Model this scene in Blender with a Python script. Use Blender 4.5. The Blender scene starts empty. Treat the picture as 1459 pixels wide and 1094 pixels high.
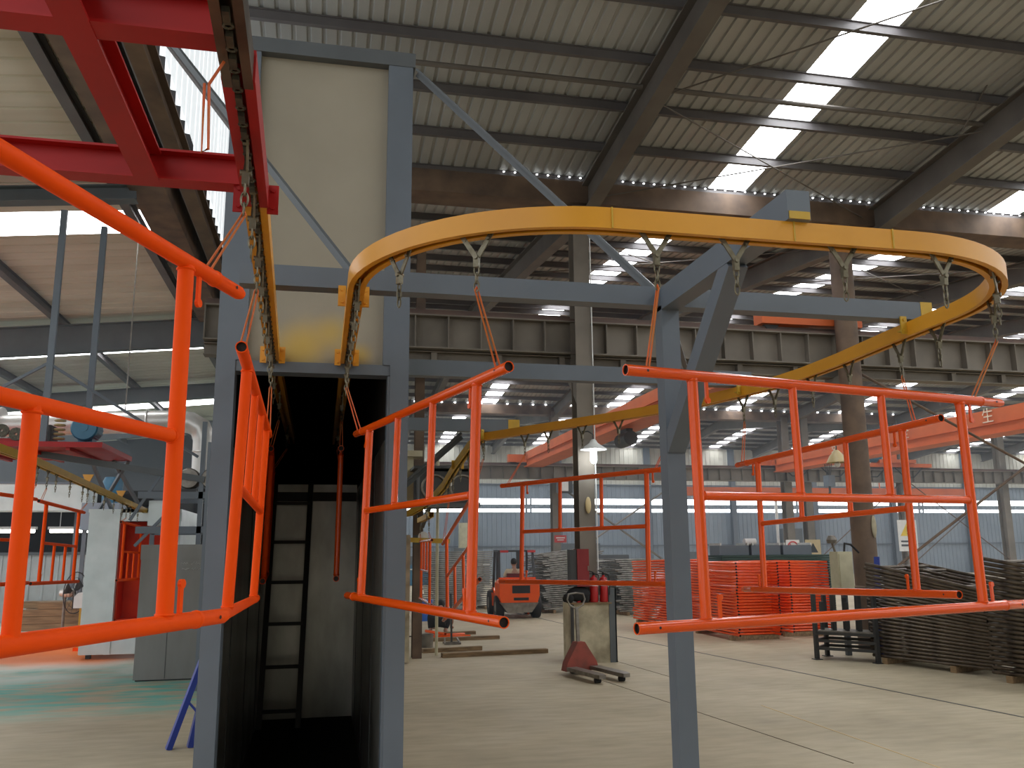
import bpy, bmesh, math, random
from mathutils import Vector as V, Matrix as M
random.seed(7)
SC = bpy.context.scene
COL = SC.collection
R = math.radians

# ---------------------------------------------------------------- camera
# X runs along the building, Y away from the camera, Z up (metres, floor at 0)
yaw, pitch, roll = R(12.2552), R(10.8525), R(-0.45967)
fwd = V((math.sin(yaw) * math.cos(pitch), math.cos(yaw) * math.cos(pitch), math.sin(pitch)))
r0 = V((math.cos(yaw), -math.sin(yaw), 0))
u0 = r0.cross(fwd)
rgt = math.cos(roll) * r0 + math.sin(roll) * u0
upv = -math.sin(roll) * r0 + math.cos(roll) * u0
cam_data = bpy.data.cameras.new('camera')
cam_data.sensor_width = 36.0
cam_data.sensor_fit = 'HORIZONTAL'
cam_data.lens = 36.0 * 1230 / 1459
cam_data.clip_start = 0.05
cam_data.clip_end = 400
cam = bpy.data.objects.new('camera', cam_data)
COL.objects.link(cam)
mw = M.Identity(4)
for i in range(3):
    mw[i][0], mw[i][1], mw[i][2] = rgt[i], upv[i], -fwd[i]
mw[0][3], mw[1][3], mw[2][3] = 0, 0, 1.8
cam.matrix_world = mw
SC.camera = cam

# ---------------------------------------------------------------- world, light, exposure
W = bpy.data.worlds.new('overcast_sky')
SC.world = W
W.use_nodes = True
bg = W.node_tree.nodes['Background']
bg.inputs['Color'].default_value = (0.93, 0.97, 1.0, 1)
bg.inputs['Strength'].default_value = 1.15
SC.view_settings.view_transform = 'Standard'
SC.view_settings.look = 'None'
SC.view_settings.gamma = 1
SC.view_settings.exposure = 0.3
SC.view_settings.use_curve_mapping = False
SKYLIGHT = 8.0
SC.cycles.max_bounces = 8
SC.cycles.diffuse_bounces = 5
SC.cycles.glossy_bounces = 4
SC.cycles.sample_clamp_indirect = 6
SC.cycles.caustics_reflective = False
SC.cycles.caustics_refractive = False
SC.cycles.use_denoising = True

def area(name, loc, rot, sx, sy, power, color=(1, 1, 1)):
    d = bpy.data.lights.new(name, 'AREA')
    d.shape = 'RECTANGLE'; d.size = sx; d.size_y = sy
    d.energy = power; d.color = color
    o = bpy.data.objects.new(name, d)
    o.location = loc; o.rotation_euler = rot
    COL.objects.link(o)
    return o

# ---------------------------------------------------------------- materials
def srgb(r, g, b):
    f = lambda c: (c / 12.92 if c <= 0.04045 else ((c + 0.055) / 1.055) ** 2.4)
    return (f(r / 255), f(g / 255), f(b / 255))

def mat(name, c, rough=0.5, metal=0.0, c2=None, scale=6.0, detail=4.0, lo=0.35, hi=0.7, bump=0.0, bscale=60.0, stretch=None, coat=0.0, emit=None, emit_s=0.0, spec=None):
    m = bpy.data.materials.new(name)
    m.use_nodes = True
    nt = m.node_tree
    p = nt.nodes['Principled BSDF']
    p.inputs['Roughness'].default_value = rough
    p.inputs['Metallic'].default_value = metal
    p.inputs['Coat Weight'].default_value = coat
    if spec is not None:
        p.inputs['Specular IOR Level'].default_value = spec
    c = tuple(c) + (1,)
    tc = nt.nodes.new('ShaderNodeTexCoord')
    src = tc.outputs['Object']
    if stretch:
        mp = nt.nodes.new('ShaderNodeMapping')
        mp.inputs['Scale'].default_value = stretch
        nt.links.new(src, mp.inputs['Vector'])
        src = mp.outputs['Vector']
    if c2 is None:
        c2 = tuple(x * 0.9 for x in c[:3])
    n = nt.nodes.new('ShaderNodeTexNoise')
    n.inputs['Scale'].default_value = scale
    n.inputs['Detail'].default_value = detail
    nt.links.new(src, n.inputs['Vector'])
    cr = nt.nodes.new('ShaderNodeValToRGB')
    cr.color_ramp.elements[0].position = lo
    cr.color_ramp.elements[1].position = hi
    cr.color_ramp.elements[0].color = c
    cr.color_ramp.elements[1].color = tuple(c2[:3]) + (1,)
    nt.links.new(n.outputs['Fac'], cr.inputs['Fac'])
    nt.links.new(cr.outputs['Color'], p.inputs['Base Color'])
    if bump:
        b = nt.nodes.new('ShaderNodeTexNoise')
        b.inputs['Scale'].default_value = bscale
        nt.links.new(src, b.inputs['Vector'])
        bn = nt.nodes.new('ShaderNodeBump')
        bn.inputs['Strength'].default_value = bump
        bn.inputs['Distance'].default_value = 0.01
        nt.links.new(b.outputs['Fac'], bn.inputs['Height'])
        nt.links.new(bn.outputs['Normal'], p.inputs['Normal'])
    if emit:
        p.inputs['Emission Color'].default_value = tuple(emit) + (1,)
        p.inputs['Emission Strength'].default_value = emit_s
    return m

MT = {}
MT['orange_matte'] = mat('orange_powder', (0.93, 0.086, 0.001), 0.6, c2=(0.88, 0.075, 0.001), scale=3, spec=0.15)
MT['orange_gloss'] = mat('orange_gloss_coat', (0.80, 0.092, 0.006), 0.13, c2=(0.74, 0.082, 0.005), scale=3, spec=0.4)
MT['orange_stack'] = mat('orange_stack_coat', (0.88, 0.11, 0.02), 0.18, c2=(0.78, 0.085, 0.014), scale=4)
MT['orange_crane'] = mat('orange_crane_paint', (0.60, 0.125, 0.03), 0.55, c2=(0.50, 0.10, 0.025), scale=1.5)
MT['pipe_in'] = mat('pipe_inside', (0.02, 0.012, 0.01), 0.7)
MT['yellow'] = mat('yellow_rail_paint', (0.72, 0.33, 0.022), 0.38, c2=(0.63, 0.28, 0.018), scale=2.5)
MT['yellow_old'] = mat('yellow_worn_paint', (0.58, 0.36, 0.03), 0.45, c2=(0.48, 0.30, 0.03), scale=7)
MT['red'] = mat('red_frame_paint', (0.40, 0.012, 0.012), 0.45, c2=(0.33, 0.010, 0.010), scale=3, spec=0.3)
MT['red_box'] = mat('red_cabinet_paint', (0.24, 0.012, 0.016), 0.5)
MT['red_ext'] = mat('extinguisher_red', (0.42, 0.008, 0.01), 0.3)
MT['steel_blue'] = mat('grey_blue_paint', srgb(103, 112, 123), 0.45, c2=srgb(96, 105, 115), scale=2)
MT['steel_dark'] = mat('dark_blue_grey_paint', srgb(90, 95, 99), 0.5, c2=srgb(80, 85, 89), scale=2)
MT['roof_steel'] = mat('dusty_roof_steel', srgb(104, 98, 92), 0.7, c2=srgb(86, 80, 75), scale=1.2)
MT['purlin'] = mat('purlin_primer', srgb(100, 97, 98), 0.65, c2=srgb(84, 80, 82), scale=1.0)
MT['rust'] = mat('rusty_steel', srgb(112, 92, 76), 0.75, c2=srgb(80, 66, 58), scale=2.5)
MT['girder'] = mat('runway_girder_paint', srgb(124, 116, 106), 0.65, c2=srgb(104, 97, 88), scale=1.4)
MT['girder_top'] = mat('runway_flange_rust', srgb(98, 76, 68), 0.7, c2=srgb(76, 62, 58), scale=2)
MT['sheet'] = mat('roof_sheet', srgb(168, 169, 168), 0.5, c2=srgb(154, 154, 152), scale=0.5, stretch=(1, 0.3, 1))
MT['sheet_left'] = mat('roof_sheet_beige', srgb(214, 208, 195), 0.6, c2=srgb(188, 180, 164), scale=0.6, stretch=(0.3, 2, 1))
MT['panel_white'] = mat('translucent_wall_panel', (0.8, 0.83, 0.85), 0.5, emit=(0.9, 0.96, 1.0), emit_s=0.6)
MT['skylight'] = mat('skylight_panel', (0.8, 0.8, 0.8), 0.5, emit=(0.95, 0.98, 1.0), emit_s=SKYLIGHT)
MT['window'] = mat('lit_window_pane', (0.8, 0.8, 0.8), 0.4, emit=(0.92, 0.97, 1.0), emit_s=4.0)
MT['wall_blue'] = mat('blue_grey_wall_sheet', srgb(142, 154, 168), 0.5, c2=srgb(130, 142, 156), scale=0.4)
MT['wall_light'] = mat('pale_wall_sheet', srgb(206, 205, 196), 0.5, c2=srgb(190, 188, 178), scale=0.4)
MT['wall_grey'] = mat('pale_grey_wall_sheet', srgb(186, 188, 190), 0.5)
MT['floor_crack'] = mat('floor_crack', srgb(104, 94, 76), 0.9)
MT['floor_stripe'] = mat('worn_floor_stripe', srgb(214, 188, 136), 0.8)
MT['beige'] = mat('beige_oven_panel', srgb(158, 151, 135), 0.6, c2=srgb(148, 141, 125), scale=1.6, bump=0.05, bscale=200)
MT['galv'] = mat('galvanised_sheet', (0.50, 0.50, 0.46), 0.33, 0.75, c2=(0.22, 0.22, 0.19), scale=1.3, lo=0.3, hi=0.75, stretch=(2.2, 2.2, 0.9))
MT['soot_shade'] = mat('soot_and_shade_lining', (0.012, 0.011, 0.011), 0.85)  # near-black puts the unlit oven and side-room depths into the colour, besides oven soot
MT['ladder'] = mat('dark_ladder_steel', (0.05, 0.05, 0.05), 0.5, 0.3)
MT['chain'] = mat('zinc_chain', (0.20, 0.18, 0.13), 0.4, 0.8, c2=(0.11, 0.095, 0.06), scale=30)
MT['chain_dark'] = mat('greasy_chain', (0.045, 0.04, 0.032), 0.45, 0.6, c2=(0.10, 0.09, 0.06), scale=40)
MT['hook'] = mat('coated_wire_hook', (0.70, 0.085, 0.012), 0.5, c2=(0.5, 0.16, 0.03), scale=9)
MT['wire_tan'] = mat('bare_wire_hook', (0.42, 0.23, 0.08), 0.5, 0.4)
MT['bare_tube'] = mat('bare_steel_tube', srgb(104, 92, 78), 0.3, 0.45, c2=srgb(62, 52, 44), scale=5)
MT['grey_tube'] = mat('grey_steel_tube', srgb(140, 136, 128), 0.36, 0.5, c2=srgb(96, 92, 86), scale=5)
MT['green_tube'] = mat('dark_green_panel', srgb(38, 66, 56), 0.6)
MT['black'] = mat('black_rubber', (0.012, 0.012, 0.013), 0.75)
MT['dark'] = mat('dark_grey_metal', (0.045, 0.047, 0.05), 0.55)
MT['concrete'] = mat('grimy_concrete', srgb(196, 186, 160), 0.85, c2=srgb(128, 118, 98), scale=3, bump=0.2)
MT['cab'] = mat('bare_grey_sheet_steel', srgb(128, 128, 126), 0.5, 0.35, c2=srgb(112, 110, 106), scale=2.5, stretch=(1, 1, 0.3))
MT['booth_white'] = mat('pale_booth_sheet', srgb(206, 214, 214), 0.35, 0.2, c2=srgb(188, 198, 198), scale=3)
MT['powder_red'] = mat('powder_coated_lining', (0.78, 0.055, 0.014), 0.8, c2=(0.55, 0.025, 0.012), scale=2, detail=6)
MT['duct'] = mat('silver_duct', (0.70, 0.69, 0.66), 0.35, 0.45, c2=(0.58, 0.57, 0.54), scale=4)
MT['blue'] = mat('bright_blue_paint', (0.018, 0.045, 0.30), 0.4, c2=(0.014, 0.035, 0.24), scale=3)
MT['motor_blue'] = mat('motor_blue_paint', (0.025, 0.14, 0.25), 0.4)
MT['wood'] = mat('old_timber', srgb(150, 124, 92), 0.8, c2=srgb(104, 84, 62), scale=4, stretch=(0.5, 6, 6))
MT['white'] = mat('white_plastic', (0.75, 0.75, 0.74), 0.4)
MT['sign_yellow'] = mat('sign_yellow', (0.75, 0.52, 0.03), 0.4)
MT['sign_red'] = mat('sign_red', (0.55, 0.04, 0.04), 0.4)
MT['cream'] = mat('cream_cabinet', srgb(196, 190, 160), 0.5, c2=srgb(176, 168, 140), scale=4)
MT['skin'] = mat('skin', (0.45, 0.24, 0.16), 0.55)
MT['shirt'] = mat('beige_shirt_cloth', srgb(205, 188, 158), 0.85)
MT['hair'] = mat('black_hair', (0.012, 0.01, 0.01), 0.6)
MT['black_cloth'] = mat('black_cloth', (0.014, 0.014, 0.015), 0.9)
MT['trouser'] = mat('dark_trouser_cloth', (0.02, 0.022, 0.03), 0.9)
MT['maroon'] = mat('maroon_seat', (0.11, 0.012, 0.016), 0.6)
MT['jack_red'] = mat('faded_red_paint', srgb(150, 66, 52), 0.6, c2=srgb(112, 58, 46), scale=5)
MT['steel'] = mat('worn_steel', (0.26, 0.24, 0.21), 0.45, 0.6, c2=(0.16, 0.14, 0.12), scale=8)
MT['lamp_on'] = mat('lamp_glow', (0.9, 0.9, 0.9), 0.4, emit=(0.93, 0.98, 1.0), emit_s=14.0)
MT['enamel'] = mat('white_enamel', (0.78, 0.79, 0.78), 0.3)
MT['enamel_old'] = mat('yellowed_enamel', srgb(196, 176, 132), 0.4)
MT['lettering'] = mat('pale_lettering', (0.72, 0.62, 0.48), 0.5)
MT['chalk'] = mat('chalk_mark', (0.6, 0.6, 0.58), 0.9)
MT['fluor'] = mat('fluorescent_tube', (0.9, 0.9, 0.9), 0.4, emit=(1.0, 0.97, 0.88), emit_s=8.0)
MT['plastic_blue'] = mat('blue_plastic', (0.03, 0.14, 0.55), 0.4)

def floor_material():
    m = bpy.data.materials.new('factory_floor_concrete')
    m.use_nodes = True
    nt = m.node_tree
    p = nt.nodes['Principled BSDF']
    N = nt.nodes.new
    geo = N('ShaderNodeNewGeometry')
    pos = geo.outputs['Position']
    def noise(scale, detail=5, stretch=None):
        n = N('ShaderNodeTexNoise'); n.inputs['Scale'].default_value = scale; n.inputs['Detail'].default_value = detail
        if stretch:
            mp = N('ShaderNodeMapping'); mp.inputs['Scale'].default_value = stretch
            nt.links.new(pos, mp.inputs['Vector']); nt.links.new(mp.outputs['Vector'], n.inputs['Vector'])
        else:
            nt.links.new(pos, n.inputs['Vector'])
        return n.outputs['Fac']
    def ramp(f, a, b, ca, cb):
        r = N('ShaderNodeValToRGB'); e = r.color_ramp.elements
        e[0].position, e[1].position = a, b
        e[0].color, e[1].color = tuple(ca) + (1,), tuple(cb) + (1,)
        nt.links.new(f, r.inputs['Fac']); return r.outputs['Color']
    def math_(op, a, b):
        n = N('ShaderNodeMath'); n.operation = op; n.use_clamp = op in ('MULTIPLY', 'MINIMUM')
        for i, x in enumerate((a, b)):
            if isinstance(x, (int, float)): n.inputs[i].default_value = x
            else: nt.links.new(x, n.inputs[i])
        return n.outputs[0]
    def mix(f, a, b):
        n = N('ShaderNodeMix'); n.data_type = 'RGBA'
        nt.links.new(f, n.inputs['Factor'])
        for s, x in ((6, a), (7, b)):
            if isinstance(x, tuple): n.inputs[s].default_value = x + (1,)
            else: nt.links.new(x, n.inputs[s])
        return n.outputs[2]
    base = ramp(noise(0.55, 8), 0.3, 0.72, srgb(194, 181, 154), srgb(166, 153, 128))
    fine = ramp(noise(5, 8, (0.5, 1.6, 1)), 0.35, 0.75, (1, 1, 1), (0.80, 0.79, 0.77))
    mul = N('ShaderNodeMix'); mul.data_type = 'RGBA'; mul.blend_type = 'MULTIPLY'; mul.inputs['Factor'].default_value = 1
    nt.links.new(base, mul.inputs[6]); nt.links.new(fine, mul.inputs[7])
    col = mul.outputs[2]
    sep = N('ShaderNodeSeparateXYZ'); nt.links.new(pos, sep.inputs[0])
    X, Y = sep.outputs[0], sep.outputs[1]
    def mr(v, a, b):
        n = N('ShaderNodeMapRange'); n.clamp = True
        nt.links.new(v, n.inputs['Value']); n.inputs['From Min'].default_value = a; n.inputs['From Max'].default_value = b
        return n.outputs[0]
    wob = math_('MULTIPLY', noise(0.9, 4), 2.2)
    Yw = math_('ADD', Y, wob)
    left = mr(X, -0.8, -1.6)
    teal = math_('MULTIPLY', left, mr(Yw, 11.6, 12.8))
    teal = math_('MULTIPLY', teal, mr(noise(2.2, 7, (0.6, 2.2, 1)), 0.40, 0.60))
    col = mix(teal, col, srgb(98, 176, 164))
    pale = math_('MULTIPLY', left, mr(Yw, 14.2, 15.4))
    pale = math_('MULTIPLY', pale, mr(noise(1.1, 6), 0.3, 0.55))
    col = mix(pale, col, srgb(186, 200, 190))
    org = math_('MULTIPLY', mr(X, -2.6, -3.6), mr(Yw, 16.4, 17.6))
    org = math_('MULTIPLY', org, mr(Yw, 23.0, 20.5))
    col = mix(org, col, srgb(236, 128, 66))
    nt.links.new(col, p.inputs['Base Color'])
    rr = N('ShaderNodeMapRange'); nt.links.new(noise(1.5, 5), rr.inputs['Value'])
    rr.inputs['To Min'].default_value = 0.45; rr.inputs['To Max'].default_value = 0.8
    nt.links.new(rr.outputs[0], p.inputs['Roughness'])
    return m
MT['floor'] = floor_material()

# ---------------------------------------------------------------- mesh helpers
def basis(d, up=V((0, 0, 1))):
    z = V(d).normalized()
    if abs(z.dot(up)) > 0.999:
        up = V((0, 1, 0)) if abs(z.y) < 0.9 else V((1, 0, 0))
    x = up.cross(z).normalized()
    return x, z.cross(x), z

class MB:
    def __init__(s): s.v = []; s.f = []
    def add(s, vs, fs):
        o = len(s.v); s.v += [V(p) for p in vs]; s.f += [tuple(i + o for i in f) for f in fs]; return s
    def box(s, c, d, rz=0.0, rot=None):
        c = V(c); x, y, z = (a / 2 for a in d)
        m = rot if rot is not None else M.Rotation(rz, 3, 'Z')
        vs = [c + m @ V((i * x, j * y, k * z)) for i in (-1, 1) for j in (-1, 1) for k in (-1, 1)]
        return s.add(vs, [(0, 1, 3, 2), (4, 6, 7, 5), (0, 4, 5, 1), (2, 3, 7, 6), (0, 2, 6, 4), (1, 5, 7, 3)])
    def bx(s, a, b):
        a, b = V(a), V(b); return s.box((a + b) / 2, [abs(b[i] - a[i]) for i in range(3)])
    def sweep(s, pts, prof, closed_prof=True, up=V((0, 0, 1)), caps=True, loop=False):
        pts = [V(p) for p in pts]; n = len(pts); k = len(prof); vs = []; fs = []
        for i, p in enumerate(pts):
            a = pts[i - 1] if (i > 0 or loop) else p
            b = pts[(i + 1) % n] if (i < n - 1 or loop) else p
            t1 = (p - a).normalized() if (p - a).length > 1e-9 else None
            t2 = (b - p).normalized() if (b - p).length > 1e-9 else None
            t = (t1 + t2).normalized() if (t1 and t2) else (t1 or t2)
            x, y, z = basis(t, up)
            sc = 1.0
            if t1 and t2: sc = 1.0 / max(0.5, t.dot(t2))
            vs += [p + x * (q[0] * sc) + y * q[1] for q in prof]
        m = n if loop else n - 1
        kk = k if closed_prof else k - 1
        for i in range(m):
            for j in range(kk):
                a, b = i * k + j, i * k + (j + 1) % k
                c, d = ((i + 1) % n) * k + (j + 1) % k, ((i + 1) % n) * k + j
                fs.append((a, b, c, d))
        if caps and closed_prof and not loop:
            fs.append(tuple(range(k - 1, -1, -1))); fs.append(tuple(range((n - 1) * k, n * k)))
        return s.add(vs, fs)
    def bar(s, a, b, w, h=None, up=V((0, 0, 1))):
        h = h or w
        return s.sweep([a, b], [(-w / 2, -h / 2), (w / 2, -h / 2), (w / 2, h / 2), (-w / 2, h / 2)], up=up)
    def tube(s, pts, r, n=10, caps=True, loop=False):
        P = [V(p) for p in pts]; vs = []; fs = []; m = len(P); prev = None
        for i, p in enumerate(P):
            a = P[i - 1] if (i > 0 or loop) else p
            b = P[(i + 1) % m] if (i < m - 1 or loop) else p
            t1 = (p - a).normalized() if (p - a).length > 1e-9 else None
            t2 = (b - p).normalized() if (b - p).length > 1e-9 else None
            t = ((t1 + t2) if (t1 and t2) else (t1 or t2)).normalized()
            x = basis(t)[0] if prev is None else (prev - t * prev.dot(t)).normalized()
            prev = x; y = t.cross(x)
            vs += [p + x * (r * math.cos(2 * math.pi * k / n)) + y * (r * math.sin(2 * math.pi * k / n)) for k in range(n)]
        for i in range(m if loop else m - 1):
            for j in range(n):
                fs.append((i * n + j, i * n + (j + 1) % n, ((i + 1) % m) * n + (j + 1) % n, ((i + 1) % m) * n + j))
        if caps and not loop:
            fs.append(tuple(range(n - 1, -1, -1))); fs.append(tuple(range((m - 1) * n, m * n)))
        return s.add(vs, fs)
    def tube_plain(s, pts, r, n=10, caps=True, loop=False):
        return s.sweep(pts, [(r * math.cos(2 * math.pi * i / n), r * math.sin(2 * math.pi * i / n)) for i in range(n)], caps=caps, loop=loop)
    def ibeam(s, a, b, w, h, tf=0.012, tw=0.01, up=V((0, 0, 1)), h2=None):
        """I section from a to b; points give the middle of the TOP flange; h2 = depth at b"""
        a, b = V(a), V(b); h2 = h2 or h
        x, y, z = basis(b - a, up)
        vs = []; 
        for p, hh in ((a, h), (b, h2)):
            pr = [(-w/2, 0), (w/2, 0), (w/2, -tf), (tw/2, -tf), (tw/2, -hh + tf), (w/2, -hh + tf), (w/2, -hh), (-w/2, -hh), (-w/2, -hh + tf), (-tw/2, -hh + tf), (-tw/2, -tf), (-w/2, -tf)]
            vs += [p + x * q[0] + y * q[1] for q in pr]
        fs = [(i, (i + 1) % 12, 12 + (i + 1) % 12, 12 + i) for i in range(12)]
        for o, rev in ((0, 1), (12, 0)):
            for q in ((0, 1, 2, 11), (11, 2, 3, 10), (10, 3, 4, 9), (9, 4, 5, 8), (8, 5, 6, 7)):
                fs.append(tuple(o + i for i in (reversed(q) if rev else q)))
        return s.add(vs, fs)
    def lathe(s, prof, c=(0, 0, 0), n=20, axis=V((0, 0, 1)), cap0=False, cap1=False):
        c = V(c); x, y, z = basis(axis); vs = []; fs = []
        for r, h in prof:
            vs += [c + z * h + x * (r * math.cos(2 * math.pi * i / n)) + y * (r * math.sin(2 * math.pi * i / n)) for i in range(n)]
        for k in range(len(prof) - 1):
            for i in range(n):
                j = (i + 1) % n
                fs.append((k * n + i, k * n + j, (k + 1) * n + j, (k + 1) * n + i))
        if cap0: fs.append(tuple(range(n - 1, -1, -1)))
        if cap1: fs.append(tuple(range((len(prof) - 1) * n, len(prof) * n)))
        return s.add(vs, fs)
    def pipe(s, a, b, r, wall=0.0035, n=16):
        """hollow open pipe"""
        a, b = V(a), V(b); L = (b - a).length; ri = r - wall
        dep = min(0.12, L * 0.3)
        return s.lathe([(0.0005, dep), (ri, dep), (ri, 0), (r, 0), (r, L), (ri, L), (ri, L - dep), (0.0005, L - dep)], a, n, b - a)
    def ring(s, c, rmaj, rmin, axis=V((0, 0, 1)), n=14, k=6, sx=1.0):
        x, y, z = basis(axis); c = V(c)
        pts = [c + x * (rmaj * sx * math.cos(2 * math.pi * i / n)) + y * (rmaj * math.sin(2 * math.pi * i / n)) for i in range(n)]
        vs = []; fs = []
        for i, p in enumerate(pts):
            t = (pts[(i + 1) % n] - pts[i - 1]).normalized(); o = z.cross(t)
            vs += [p + o * (rmin * math.cos(2 * math.pi * j / k)) + z * (rmin * math.sin(2 * math.pi * j / k)) for j in range(k)]
        for i in range(n):
            for j in range(k):
                fs.append((i * k + j, ((i + 1) % n) * k + j, ((i + 1) % n) * k + (j + 1) % k, i * k + (j + 1) % k))
        return s.add(vs, fs)
    def prism(s, poly, off, d):
        """poly: 3D points of a planar polygon, extruded by vector d"""
        n = len(poly); a = [V(p) + V(off) for p in poly]; b = [p + V(d) for p in a]
        fs = [tuple(range(n - 1, -1, -1)), tuple(range(n, 2 * n))] + [(i, (i + 1) % n, n + (i + 1) % n, n + i) for i in range(n)]
        return s.add(a + b, fs)
    def ball(s, c, r, n=14, m=8):
        r = (r, r, r) if isinstance(r, (int, float)) else r
        c = V(c); vs = [c + V((0, 0, -r[2]))]; fs = []
        for k in range(1, m):
            t = -math.pi / 2 + math.pi * k / m
            vs += [c + V((r[0] * math.cos(t) * math.cos(2 * math.pi * i / n), r[1] * math.cos(t) * math.sin(2 * math.pi * i / n), r[2] * math.sin(t))) for i in range(n)]
        vs.append(c + V((0, 0, r[2])))
        for i in range(n): fs.append((0, 1 + (i + 1) % n, 1 + i))
        for k in range(m - 2):
            for i in range(n):
                a = 1 + k * n
                fs.append((a + i, a + (i + 1) % n, a + n + (i + 1) % n, a + n + i))
        a = 1 + (m - 2) * n
        for i in range(n): fs.append((a + i, a + (i + 1) % n, len(vs) - 1))
        return s.add(vs, fs)
    def mesh(s, name, m, smooth=True, off=V((0, 0, 0))):
        me = bpy.data.meshes.new(name)
        me.from_pydata([tuple(p - off) for p in s.v], [], s.f)
        bm = bmesh.new(); bm.from_mesh(me)
        bmesh.ops.recalc_face_normals(bm, faces=bm.faces)
        bm.to_mesh(me); bm.free()
        me.materials.append(MT[m] if isinstance(m, str) else m)
        if smooth:
            me.shade_smooth()
            me.set_sharp_from_angle(angle=R(35))
        return me
    def build(s, name, m, parent=None, smooth=True, label=None):
        """parent: vertices are world coordinates, made relative to the parent's place"""
        off = parent['_o'] if False else (ORIGIN.get(parent.name, V((0, 0, 0))) if parent is not None else V((0, 0, 0)))
        o = bpy.data.objects.new(name, s.mesh(name, m, smooth, off))
        COL.objects.link(o)
        if parent is not None:
            o.parent = parent
            ORIGIN[o.name] = off
        if label: o['label'] = label
        return o

ORIGIN = {}
def tag(o, label, cat, group=None, kind=None):
    o['label'] = label; o['category'] = cat
    if group: o['group'] = group
    if kind: o['kind'] = kind
    return o
def thing(name, label, cat, loc=(0, 0, 0), group=None, kind=None):
    o = bpy.data.objects.new(name, None)
    o.empty_display_size = 0.2
    COL.objects.link(o); o.location = loc
    ORIGIN[o.name] = V(loc)
    return tag(o, label, cat, group, kind)
def solo(name, mb, m, label, cat, group=None, kind=None, loc=None):
    """a thing (or piece of the setting) that is one mesh; origin at loc"""
    off = V(loc) if loc is not None else V((0, 0, 0))
    o = bpy.data.objects.new(name, mb.mesh(name, m, True, off))
    COL.objects.link(o); o.location = off
    return tag(o, label, cat, group, kind)
def struct(name, mb, m, label=None):
    o = bpy.data.objects.new(name, mb.mesh(name, m, True))
    COL.objects.link(o); o['kind'] = 'structure'
    if label: o['label'] = label; o['category'] = name.split('_')[0]
    return o
def copy_tree(o, parent=None):
    c = o.copy(); COL.objects.link(c)
    if parent is not None: c.parent = parent
    for ch in o.children: copy_tree(ch, c)
    return c
def place(o, origin, xa, za):
    xa, za = V(xa).normalized(), V(za).normalized()
    ya = za.cross(xa).normalized(); za = xa.cross(ya)
    m = M.Identity(4)
    for i in range(3): m[i][0], m[i][1], m[i][2], m[i][3] = xa[i], ya[i], za[i], origin[i]
    o.matrix_world = m
ORD = 'first second third fourth fifth sixth seventh eighth ninth tenth eleventh twelfth thirteenth fourteenth fifteenth sixteenth seventeenth eighteenth nineteenth twentieth'.split()
ORD += ['twenty-' + w for w in ORD[:9]] + ['thirtieth'] + ['thirty-' + w for w in ORD[:9]]
# ================================================================ the setting
fl = MB(); fl.bx((-26, -16, -0.2), (66, 56, 0)); struct('floor', fl, 'floor', 'wide concrete factory floor, tan with teal and orange stains')
# thin dark joints cut into the floor, running away beside the stacks
for a, b, w in (((6.05, 18.17), (7.37, 8.34), 0.035), ((5.2, 30), (6.05, 18.17), 0.035), ((3.75, 13.0), (4.45, 7.0), 0.012), ((4.6, 15.5), (4.95, 11.6), 0.012)):
    s = MB(); s.bar((a[0], a[1], 0.001), (b[0], b[1], 0.001), w, 0.004)
    struct('floor_joint_trim', s, 'dark' if w > 0.03 else 'floor_crack')
s = MB(); s.bar((5.04, 9.7, 0.001), (5.05, 6.6, 0.001), 0.014, 0.003); struct('floor_stripe_trim', s, 'floor_stripe')

def rib_profile(a, b, period=0.2, rib=0.028):
    xs = [(a, 0.0)]; k = math.ceil(a / period) * period
    while k < b - 0.001:
        for dx, dz in ((-0.035, 0), (-0.018, rib), (0.018, rib), (0.035, 0)):
            x = k + dx
            if a < x < b: xs.append((x, dz))
        k += period
    xs.append((b, 0.0)); return xs
def sheet_x(mb, x0, x1, ya, za, yb, zb, period=0.2):
    p = rib_profile(x0, x1, period); n = len(p)
    vs = [(x, ya, za + dz) for x, dz in p] + [(x, yb, zb + dz) for x, dz in p]
    mb.add(vs, [(i, i + 1, n + i + 1, n + i) for i in range(n - 1)]); return mb
SKW = 0.73
def slope(bay, x0, x1, ya, za, yb, zb, strips):
    """one roof slope of ribbed sheet with its rows of translucent skylight sheets"""
    cur = x0; s = MB()
    for sx in strips:
        if sx < x0 or sx + SKW > x1: continue
        sheet_x(s, cur, sx, ya, za, yb, zb); cur = sx + SKW
        k = MB(); sheet_x(k, sx, sx + SKW, ya, za, yb, zb)
        struct('window_skylight', k, 'skylight')
    sheet_x(s, cur, x1, ya, za, yb, zb)
    struct('ceiling', s, 'sheet')
    n = int(abs(yb - ya) / 1.145); sg = 1 if yb > ya else -1
    for i in range(n + 1):
        y = ya + sg * (0.14 + 1.145 * i)
        if sg * (yb - y) < 0.15 or y < 1.0: continue
        z = za + (zb - za) * (y - ya) / (yb - ya)
        m = MB(); m.ibeam((x0, y, z - 0.005), (x1, y, z - 0.005), 0.07, 0.15, 0.012, 0.02)
        struct('purlin_beam', m, 'purlin')
Z0, Z1 = 8.35, 9.55
stA = [6.79 + 6 * k for k in range(0, 4)]
stB = [6.79 + 6 * k for k in range(0, 7)]
stC = [0.79 + 6 * k for k in range(0, 10)]
slope('A', -2.0, 28, 14.1, Z0, 2.2, Z1, stA)
slope('A', -2.0, 28, -9.8, Z0, 2.2, Z1, stA)
wall_back = MB(); wall_back.bx((-2.0, -10.1, 0), (28, -10, 8.4)); struct('wall_back', wall_back, 'wall_light')
slope('B', -2.0, 48, 14.3, Z0, 26.2, Z1, stB)
slope('B', -2.0, 48, 38.1, Z0, 26.2, Z1, stB)
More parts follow.
